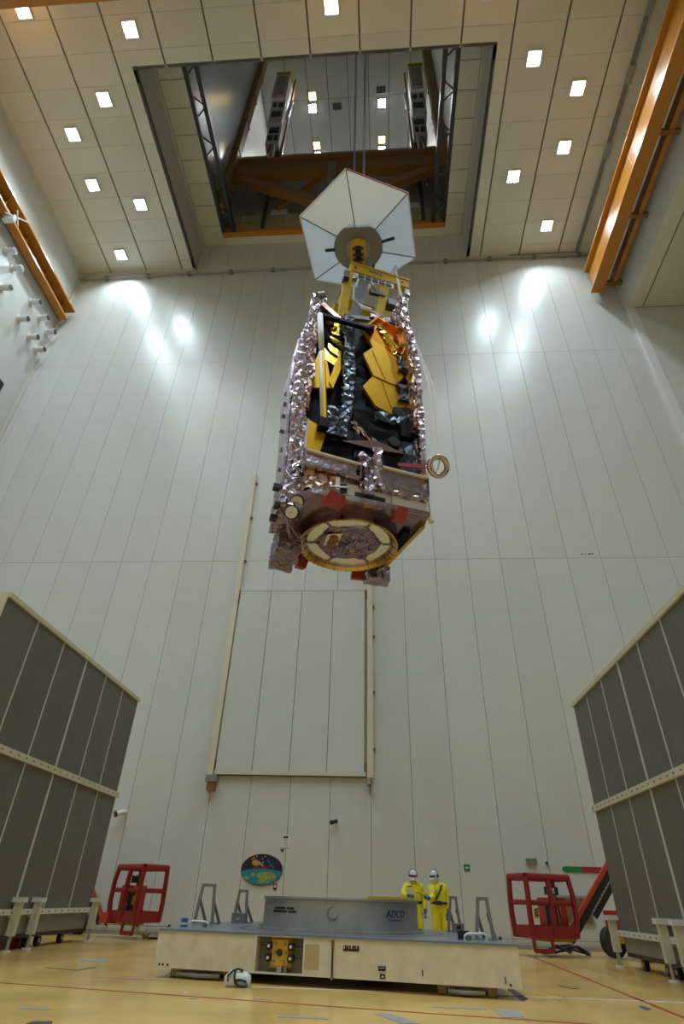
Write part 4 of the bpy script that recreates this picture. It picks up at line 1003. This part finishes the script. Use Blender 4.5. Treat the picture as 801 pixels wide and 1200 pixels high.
a_stand(1.56, 10.95, .0, .54, .17, 'grey A-frame stand at the right end of the platform')
for x, y, l in ((-3.02, 14.15, 'small grey box at the foot of the second left stand'), (1.39, 13.36, 'small grey box at the foot of the stand right of the people')):
    t = thing('deck_box', l, 'box', (x, y, .6))
    s = 1.0 if x < 0 else .8
    MB().box((-.13*s, -.10, 0), (.13*s, .08, .16*s)).build('body', 'hubgrey', t); MB().box((-.14*s, -.11, .16*s), (.14*s, .09, .175*s)).build('lid', 'greytape', t)
    MB().box((-.03, -.105, .05), (.05, -.10, .10)).build('plate', 'black' if x > 0 else 'steel', t)
for x, y, fl, l in ((-3.18, 11.75, 1, 'white tube handle with blue cap on the left front of the deck'), (1.36, 10.65, -1, 'white tube handle on the right front of the deck')):
    t = thing('grab_rail', l, 'grab rail', (x, y, .6))
    MB().tube([(-.17*fl, 0, .0), (-.165*fl, 0, .06), (-.13*fl, 0, .085), (.12*fl, 0, .075), (.155*fl, 0, .05), (.16*fl, 0, 0)], .018).build('tube', 'white', t)
    MB().cyl((.1*fl, .04, 0), (.1*fl, .04, .05), .05).build('socket', 'hubgrey', t)
    if fl > 0: MB().cyl((-.27, 0, 0), (-.27, 0, .12), .06).build('blue_cap', 'bluebox', t); MB().cyl((-.27, 0, .03), (-.27, 0, .06), .063).build('white_band', 'white', t)
    if fl < 0: MB().box((-.24, .12, 0), (-.08, .24, .11)).build('black_knob', 'black', t)

# bag on the floor
t = thing('bag', 'white plastic bag with black straps on the floor before the platform', 'bag', (-2.10, 10.22, 0), .15)
rows = []
mb = MB().foilloft([[(-.14,-.09,0),(.16,-.09,0),(.16,.09,0),(-.14,.09,0)],[(-.18,-.12,.06),(.18,-.11,.05),(.18,.11,.06),(-.17,.12,.06)],[(-.17,-.11,.13),(.17,-.10,.12),(.17,.10,.12),(-.15,.11,.13)],[(-.10,-.06,.185),(.11,-.05,.165),(.11,.05,.165),(-.09,.06,.185)]], .06, .010, 5)
auto_smooth(mb.build('sack', 'white', t), 60)
MB().tube([(-.13,-.125,.07),(-.14,-.12,.13),(-.08,-.1,.18),(.0,-.06,.2),(.07,-.07,.18)], .014).build('strap', 'black', t)
MB().tube([(-.04,-.09,.19),(-.05,-.125,.12),(-.03,-.135,.06),(.02,-.14,.02),(.1,-.15,.012),(.14,-.14,.03),(.12,-.13,.07),(.04,-.13,.085),(-.04,-.13,.08)], .014).build('strap', 'black', t)

# ================================================================== GREY ROLLING SCREENS
def screen(name, label, X, yfar, pitch, n, thick_at, zt, zm, zb, side, legs, wheels):
    # side: +1 the face looks towards +x, -1 towards -x
    t = thing(name, label, 'screen', (X, yfar, 0))
    s = side; Ln = n*pitch; T = .55
    me_u = MB().box((0, 0, 0), (.04, pitch-.05, zt-zm-.14)).mesh('screen_panel', 'screen')
    me_l = MB().box((0, 0, 0), (.04, pitch-.05, zm-zb-.08)).mesh('screen_panel', 'screen')
    x0 = -.04 if s > 0 else 0.0
    for k in range(n):
        y = -(k+1)*pitch+.025
        inst('screen_panel', me_u, t, (x0, y, zm+.07)); inst('screen_panel', me_l, t, (x0, y, zb+.04))
        if k:
            wd = .075 if k == thick_at else .035
            for za, zb_ in ((zb, zm), (zm, zt)):
                MB().box((s*.012, -k*pitch-wd/2, za), (-s*.05, -k*pitch+wd/2, zb_)).build('divider', 'offwhite', t)
    MB().box((-s*.06, -Ln, zb), (-s*T, 0, zt-.05)).build('frame_body', 'screenlow', t)
    tr = MB().box((s*.05, -Ln-.02, zt-.07), (-s*T, .02, zt+.03)).build('top_rail', 'cream', t)
    mr = MB().box((s*.07, -Ln-.02, zm-.07), (-s*.05, .03, zm+.07)).build('middle_rail', 'cream', t)
    br = MB().box((s*.06, -Ln-.02, zb-.05), (-s*.05, .02, zb+.05)).build('bottom_rail', 'white', t)
    me_h = MB().box((-.006, -.03, -.014), (.006, .03, .014)).mesh('rail_slot', 'brown')
    k = 0; y = -.12
    while y > -Ln:
        inst('rail_slot', me_h, mr, (s*.072, y, -.0+zm+.0))
        inst('rail_slot', me_h, br, (s*.062, y, zb))
        y -= pitch/4.0
    MB().box((s*.0, -Ln-.04, zb-.3), (-s*T, -Ln, zt+.03)).build('end_panel', 'cream', t)
    MB().box((-s*.02, -Ln+.1, .26), (-s*.10, -.1, zb-.05)).build('skirt', 'screenlow', t)
    MB().box((-s*.02, -Ln+.1, .20), (-s*.5, -.1, .27)).build('chassis', 'darksteel', t)
    MB().box((-s*.28, -4.3, 0), (-s*.5, -2.4, .17)).build('red_box', 'red', t)  # plain red box low behind the legs
    for y in legs:
        lg = MB().box((s*.20, -y-.06, .26), (s*.05, -y+.06, .86)).build('leg', 'cream', t)
        MB().box((s*.24, -y-.10, .83), (s*.0, -y+.10, .92)).build('leg_cap', 'white', lg)
        MB().cyl((s*.13, -y, .03), (s*.13, -y, .28), .04).build('jack', 'steel', lg)
        MB().cyl((s*.13, -y, 0), (s*.13, -y, .03), .10, n=14).build('foot_plate', 'white', lg)
        MB().box((s*.12, -y-.04, zb-.1), (-s*.04, -y+.04, zb-.02)).build('leg_arm', 'white', lg)
    for y in wheels:
        c = MB().box((-s*.10, -y-.07, .18), (-s*.24, -y+.07, .24)).build('caster_fork', 'steel', t)
        MB().cyl((-s*.11, -y, .11), (-s*.19, -y, .11), .11, n=18).build('wheel', 'rubber', c)
        MB().cyl((-s*.10, -y, .11), (-s*.108, -y, .11), .045, n=12).build('hub', 'steel', c)
    return t
screen('rolling_screen', 'tall grey panelled rolling screen at the left edge', -7.8, 17.72, 1.258, 6, 3, 6.17, 3.40, .66, 1, (.02, 3.02, 3.82, 6.9), (1.0, 2.1, 2.6, 4.6, 5.2))
screen('rolling_screen', 'tall grey panelled rolling screen at the right edge', 5.25, 15.93, 1.165, 7, 3, 5.61, 3.06, .60, -1, (-.05, 2.72, 3.42, 6.4), (.7, 1.9, 2.3, 4.4, 5.0))

# ================================================================== BOOM LIFTS
def boom_lift(label, loc, rz, mirror, arm_dir, arm_len, chassis, arm_at=(.67, .1)):
    t = thing('boom_lift', label, 'boom lift', loc, rz)
    s = mirror
    L_, W_, H_ = 1.30, .78, 1.30    # basket
    z0 = .38
    bk = MB().box((-L_/2*1, -W_/2, z0), (L_/2, W_/2, z0+.05)).build('basket_floor', 'wood', t)
    for a, b in (((-L_/2, -W_/2), (L_/2, -W_/2)), ((L_/2, -W_/2), (L_/2, W_/2)), ((L_/2, W_/2), (-L_/2, W_/2)), ((-L_/2, W_/2), (-L_/2, -W_/2))):
        MB().bar((*a, z0+.13), (*b, z0+.13), .07, .26).build('toe_board', 'red', t)
        for z, r in ((z0+.74, .06), (z0+H_, .085)):
            MB().cyl((*a, z), (*b, z), r, n=10).build('guard_rail', 'red', t)
    for x in (-L_/2, L_/2, .0):
        for y in (-W_/2, W_/2):
            if x == 0 and y > 0: continue
            k = .05 if y < 0 else 0
            MB().tube([(x, y, z0+.02), (x*1.06, y-k, z0+.5), (x*1.04, y-k, z0+.95), (x, y, z0+H_)], .068, 10).build('post', 'red', t)
    for x in (-L_/2, -.12):   # drop step under the basket
        MB().bar((x*s, -W_/2, z0), (x*s, -W_/2-.02, z0-.25), .07, .05).build('step_post', 'red', t)
    MB().bar((-L_/2*s, -W_/2-.02, z0-.24), (-.12*s, -W_/2-.02, z0-.24), .06, .09).build('step', 'red', t)
    co = MB().box((.08*s, -.20, z0+.26), (.60*s, .3, z0+.86)).build('console', 'redorange', t)
    MB().box((.02*s, -.3, z0+.28), (.22*s, -.1, z0+.76)).build('control_box', 'black', co)
    MB().box((.06*s, -.306, z0+.34), (.16*s, -.3, z0+.44)).build('label_plate', 'white', co)
    MB().box((.12*s, -.22, z0+.92), (.42*s, -.02, z0+1.1)).build('panel', 'black', co)
    MB().box((.16*s, -.226, z0+.95), (.3*s, -.22, z0+1.07)).build('panel_face', 'white', co)
    MB().cyl((.4*s, -.1, z0+1.1), (.4*s, -.1, z0+1.28), .025).build('joystick', 'black', co)
    MB().box((.35*s, -.206, z0+.5), (.42*s, -.2, z0+.7)).build('grey_label', 'greytape', co)
    for k in range(3):
        MB().tube([(.2*s+.05*k*s, -.23, z0+.9), (.18*s+.06*k*s, -.3, z0+.6), (.24*s+.05*k*s, -.27, z0+.35)], .016, 6).build('cable', ('black', 'goldp', 'adcoblue')[k], co)
    st = MB().box((-L_/2*s*.9, -W_/2-.11, z0+.42), (-L_/2*s*.9+.11*s, -W_/2-.09, z0+.62)).build('hazard_plate', 'yellow', t)
    for k in range(3): MB().prism([(-L_/2*s*.9+.0*s, -W_/2-.114, z0+.44+k*.06), (-L_/2*s*.9+.11*s, -W_/2-.114, z0+.48+k*.06), (-L_/2*s*.9+.11*s, -W_/2-.114, z0+.51+k*.06), (-L_/2*s*.9, -W_/2-.114, z0+.47+k*.06)], (0, .003, 0)).build('hazard_stripe', 'black', st)
    # boom
    ad = Vector(arm_dir).normalized(); p0 = Vector((arm_at[0]*s, arm_at[1], z0+.02)); p1 = p0+ad*arm_len
    MB().bar(p0-ad*.05, p1, .14, .10).build('boom_arm', 'redorange', t)
    off = Vector((.11*s, .01, -.07))
    MB().bar(p0+off, p1+off, .18, .20).build('boom_inner', 'black', t)
    MB().bar(p0+off*3.0+ad*arm_len*.35, p1+off*3.0, .12, .14).build('boom_link', 'darksteel', t)
    for k in range(12):
        q = p0+off*1.7+ad*(arm_len*(.4+.045*k)); MB().box(q-Vector((.03, .12, .015)), q+Vector((.03, .0, .02))).build('chain_link', 'wood', t)
    MB().box((L_/2*s-.1*s, min(-.15, arm_at[1]-.1), z0-.06), (arm_at[0]*s+.1*s, .3, z0+.2)).build('basket_mount', 'redorange', t)
    MB().box((-.1*s, -.2, z0-.07), (L_/2*s, .3, z0)).build('valve_tray', 'yellow', t)
    cc = Vector(chassis)
    MB().box(cc+Vector((-.75, -.5, .32)), cc+Vector((.75, .6, .62))).build('chassis', 'yellow', t)
    MB().box(cc+Vector((-.78, -.45, .55)), cc+Vector((.8, .55, 1.0))).build('engine_cover', 'redorange', t)
    for dx in (-.62, .62):
        for dy in (-.55, .6):
            w_ = MB().cyl(cc+Vector((dx, dy-.1, .33)), cc+Vector((dx, dy+.1, .33)), .33, n=24).build('wheel', 'tyregrey', t)
            MB().cyl(cc+Vector((dx, dy-.115, .33)), cc+Vector((dx, dy-.10, .33)), .16, n=16).build('hub', 'yellow', w_)
    MB().bar(cc+Vector((0, 0, .9)), p1+Vector((0, 0, .0)), .2, .2).build('boom_riser', 'black', t)
boom_lift('boom lift with red basket half hidden behind the left rolling screen', (-7.15, 19.3, 0), -.62, -1, (-.55, -.45, .95), 2.2, (-2.9, -.9, 0), (.86, -.42))
boom_lift('boom lift with red basket beside the right rolling screen', (4.15, 18.3, 0), .38, 1, (.72, -.30, .90), 2.5, (2.45, -.85, 0))
t = thing('cable_heap', 'heap of black cables on the floor under the right basket', 'cable', (4.75, 19.2, 0))
rg2 = random.Random(3)
for k in range(4):
    pts = [(-.5+.28*i+rg2.uniform(-.1, .1), rg2.uniform(-.15, .15), .03+rg2.uniform(0, .18)*(0 if i in (0, 4) else 1)) for i in range(5)]
    MB().tube(pts, .03, 6).build('cable_loop', 'black', t)
t = thing('yellow_plug', 'yellow plug and hose ends on the floor under the left basket', 'plug', (-6.7, 19.3, 0))
for k in range(5):
    a = k*1.25; MB().cyl((0, 0, .06), (.12*math.cos(a), .12*math.sin(a), .03+.09*(k % 2)), .03).build('plug_arm', 'yellow', t)
MB().tube([(.05, 0, .03), (.5, .1, .03), (1.1, .05, .03)], .03, 8).build('hose', 'adcoblue', t)
MB().tube([(-.05, 0, .05), (-.3, .05, .15), (-.4, 0, .33)], .012, 6).build('lead', 'offwhite', t)

# ================================================================== PEOPLE
def person(label, loc, rz, J, R_, head_fw):
    t = thing('person', label, 'person', loc, rz)
    names = list(J.keys())
    edges = [('pelvis','belly'),('belly','chest'),('chest','neck'),('neck','head0'),('head0','head1'),('head1','head2'),
             ('chest','shl'),('shl','ell'),('ell','wrl'),('wrl','hal'),('hal','fil'),
             ('chest','shr'),('shr','elr'),('elr','wrr'),('wrr','har'),('har','fir'),
             ('pelvis','hil'),('hil','knl'),('knl','anl'),('anl','tol'),('pelvis','hir'),('hir','knr'),('knr','anr'),('anr','tor')]
    me = bpy.data.meshes.new('person_body')
    me.from_pydata([J[n] for n in names], [(names.index(a), names.index(b)) for a, b in edges], [])
    o = bpy.data.objects.new('tmp', me); COL.objects.link(o)
    md = o.modifiers.new('skin', 'SKIN'); md.use_smooth_shade = True
    for i, n in enumerate(names):
        r = R_[n]; sv = me.skin_vertices[0].data[i]
        sv.radius = r if isinstance(r, tuple) else (r, r); sv.use_root = (n == 'pelvis')
    sb = o.modifiers.new('sub', 'SUBSURF'); sb.levels = 2
    dg = bpy.context.evaluated_depsgraph_get()
    bm_ = bpy.data.meshes.new_from_object(o.evaluated_get(dg)); bpy.data.objects.remove(o)
    bm_.name = 'person_body'; bm_.materials.clear()
    for m_ in ('suit', 'hood', 'glove', 'white'): bm_.materials.append(M[m_])
    wl, wr = Vector(J['wrl']), Vector(J['wrr']); zn = (J['neck'][2]*.35+J['head0'][2]*.65)
    hl, hr = Vector(J['fil']), Vector(J['fir'])
    for p in bm_.polygons:
        c = p.center; k = 0
        if c.z > zn-.02 and (Vector((c.x, c.y))-Vector(J['head1'][:2])).length < .2: k = 1
        for w_, f_ in ((wl, hl), (wr, hr)):
            d = (f_-w_); q = (c-w_).dot(d)/d.length
            if -.005 < q < d.length+.1 and ((c-w_)-d.normalized()*q).length < .075: k = 2
        if c.z < .10: k = 3
        p.material_index = k; p.use_smooth = True
    b = bpy.data.objects.new('body', bm_); COL.objects.link(b); b.parent = t
    # fingers and thumb
    for wn, hn, fn in (('wrl', 'hal', 'fil'), ('wrr', 'har', 'fir')):
        W, Hn, Fn = Vector(J[wn]), Vector(J[hn]), Vector(J[fn]); d = (Fn-W).normalized()
        sd = d.cross(Vector((0, 1, 0))); sd = (sd if sd.length > .3 else d.cross(Vector((1, 0, 0)))).normalized(); pn = d.cross(sd)
        for k in range(4):
            L_ = (.075, .085, .08, .065)[k]; q = Fn+sd*(-.033+.022*k)-d*.01
            MB().tube([q, q+d*L_*.55, q+d*L_*.9+pn*.02], .0105, 7).build('finger', 'glove', b, True)
        q = Hn-sd*.035; MB().tube([q, q-sd*.03+d*.03, q-sd*.035+d*.07], .012, 7).build('thumb', 'glove', b, True)
    h0, h1 = Vector(J['head1']), Vector(J['head2']); f = Vector(head_fw).normalized(); rt = f.cross(Vector((0, 0, 1))).normalized()
    hc_ = (h0+h1)/2
    def hp_(r, u, w): return hc_+rt*r+Vector((0, 0, 1))*u+f*w
    # hood, goggles, mask with valve, headset
    hd = MB().lathe([(.0001, -.15), (.05, -.145), (.085, -.11), (.103, -.05), (.110, .02), (.102, .075), (.075, .115), (.04, .134), (.0001, .14)], 24, closed=False).build('hood', 'hood', b, True)
    hd.location = hp_(0, -.01, -.005); hd.scale = (.95, 1.05, 1); hd.rotation_euler = (0, 0, math.atan2(f.y, f.x)+PI/2)
    MB().tube([hp_(-.088, .0, .055), hp_(-.05, .005, .108), hp_(0, .007, .122), hp_(.05, .005, .108), hp_(.088, .0, .055)], .026, 8).build('goggles', 'black', b, True)
    mk = MB().lathe([(.0, .075), (.04, .06), (.068, .03), (.075, 0), (.0, 0)], 16).build('mask', 'white', b, True)
    mk.location = hp_(0, -.075, .072); mk.rotation_euler = f.to_track_quat('Z', 'Y').to_euler()
    v_ = MB().cyl(hp_(0, -.095, .14), hp_(0, -.1, .16), .018).build('mask_valve', 'hubgrey', b)
    for s in (-1, 1):
        MB().cyl(hp_(s*.088, -.005, .0), hp_(s*.128, -.005, .0), .038, n=14).build('ear_cup', 'black', b)
    MB().tube([hp_(.118*math.cos(a), .01+.128*math.sin(a), -.01) for a in [PI*i/12 for i in range(13)]], .009, 7).build('head_band', 'black', b)
    # belt and collar
    bz = (J['pelvis'][2]*.45+J['belly'][2]*.55); px, py = (J['pelvis'][0]+J['belly'][0])/2, (J['pelvis'][1]+J['belly'][1])/2
    bl = MB().lathe([(.195, -.03), (.222, -.03), (.222, .03), (.195, .03)], 24, (0, 0, 0)).build('belt', 'belt', b)
    bl.location = (px, py, bz); bl.scale = (1.0, .92, 1)
    return t, b
base_R = dict(pelvis=(.19,.15), belly=(.185,.145), chest=(.20,.145), neck=.095, head0=.105, head1=.140, head2=.125,
    shl=.10, ell=.086, wrl=.062, hal=(.045,.03), fil=(.036,.022), shr=.10, elr=.086, wrr=.062, har=(.045,.03), fir=(.036,.022),
    hil=.145, knl=.118, anl=.098, tol=.055, hir=.145, knr=.118, anr=.098, tor=.055)
# facing -y (towards the viewer); "l" is the side at +x
J1 = dict(pelvis=(0,0,.95), belly=(0,.0,1.12), chest=(0,-.01,1.33), neck=(0,-.03,1.475), head0=(0,-.045,1.54), head1=(0,-.055,1.62), head2=(0,-.05,1.69),
    shl=(.20,0,1.40), ell=(.275,.03,1.13), wrl=(.29,-.03,.89), hal=(.29,-.05,.82), fil=(.285,-.06,.76),
    shr=(-.20,-.01,1.40), elr=(-.30,-.16,1.20), wrr=(-.16,-.36,1.20), har=(-.10,-.40,1.19), fir=(-.05,-.43,1.17),
    hil=(.10,0,.86), knl=(.12,-.01,.48), anl=(.12,.02,.10), tol=(.13,-.14,.05), hir=(-.10,0,.86), knr=(-.12,-.01,.48), anr=(-.12,.02,.10), tor=(-.13,-.14,.05))
t, b = person('person in yellow coverall facing the viewer, working at the ring edge', (.80, 18.45, 0), 0, J1, base_R, (-.05, -1, -.25))
MB().box((-.19, -.185, 1.385), (-.05, -.165, 1.405)).build('name_strip', 'black', b)
MB().box((-.20, -.42, 1.22), (-.04, -.38, 1.34)).build('instrument', 'offwhite', b)
J2 = dict(pelvis=(0,0,.95), belly=(.0,-.01,1.12), chest=(-.02,-.02,1.33), neck=(-.05,-.05,1.475), head0=(-.075,-.075,1.54), head1=(-.09,-.085,1.62), head2=(-.085,-.08,1.69),
    shl=(.17,.06,1.40), ell=(.25,.08,1.14), wrl=(.22,.0,.90), hal=(.215,-.02,.83), fil=(.205,-.03,.77),
    shr=(-.17,-.12,1.38), elr=(-.19,-.22,1.15), wrr=(-.29,-.40,1.14), har=(-.34,-.45,1.15), fir=(-.39,-.49,1.16),
    hil=(.10,.03,.86), knl=(.13,.02,.48), anl=(.14,.06,.10), tol=(.08,-.09,.05), hir=(-.09,-.03,.86), knr=(-.10,-.05,.48), anr=(-.09,-.02,.10), tor=(-.16,-.16,.05))
t, b = person('person in yellow coverall turned to the left, with a dark chest strap', (1.47, 18.45, 0), 0, J2, base_R, (-.85, -.75, -.25))
MB().tube([(.10,-.14,1.45), (.06,-.19,1.36), (-.02,-.20,1.24), (-.10,-.185,1.12)], .02, 8).build('chest_strap', 'belt', b)
MB().box((.03, -.22, 1.36), (.08, -.19, 1.43)).build('badge', 'redp', b)
MB().box((-.10, -.25, 1.0), (.06, -.16, 1.09)).build('pouch', 'belt', b)
MB().box((-.14, -.20, 1.285), (-.07, -.185, 1.30)).build('name_strip', 'black', b)
MB().cyl((-.40,-.5,1.18), (-.62,-.56,1.27), .008, n=6).build('pen', 'black', b)
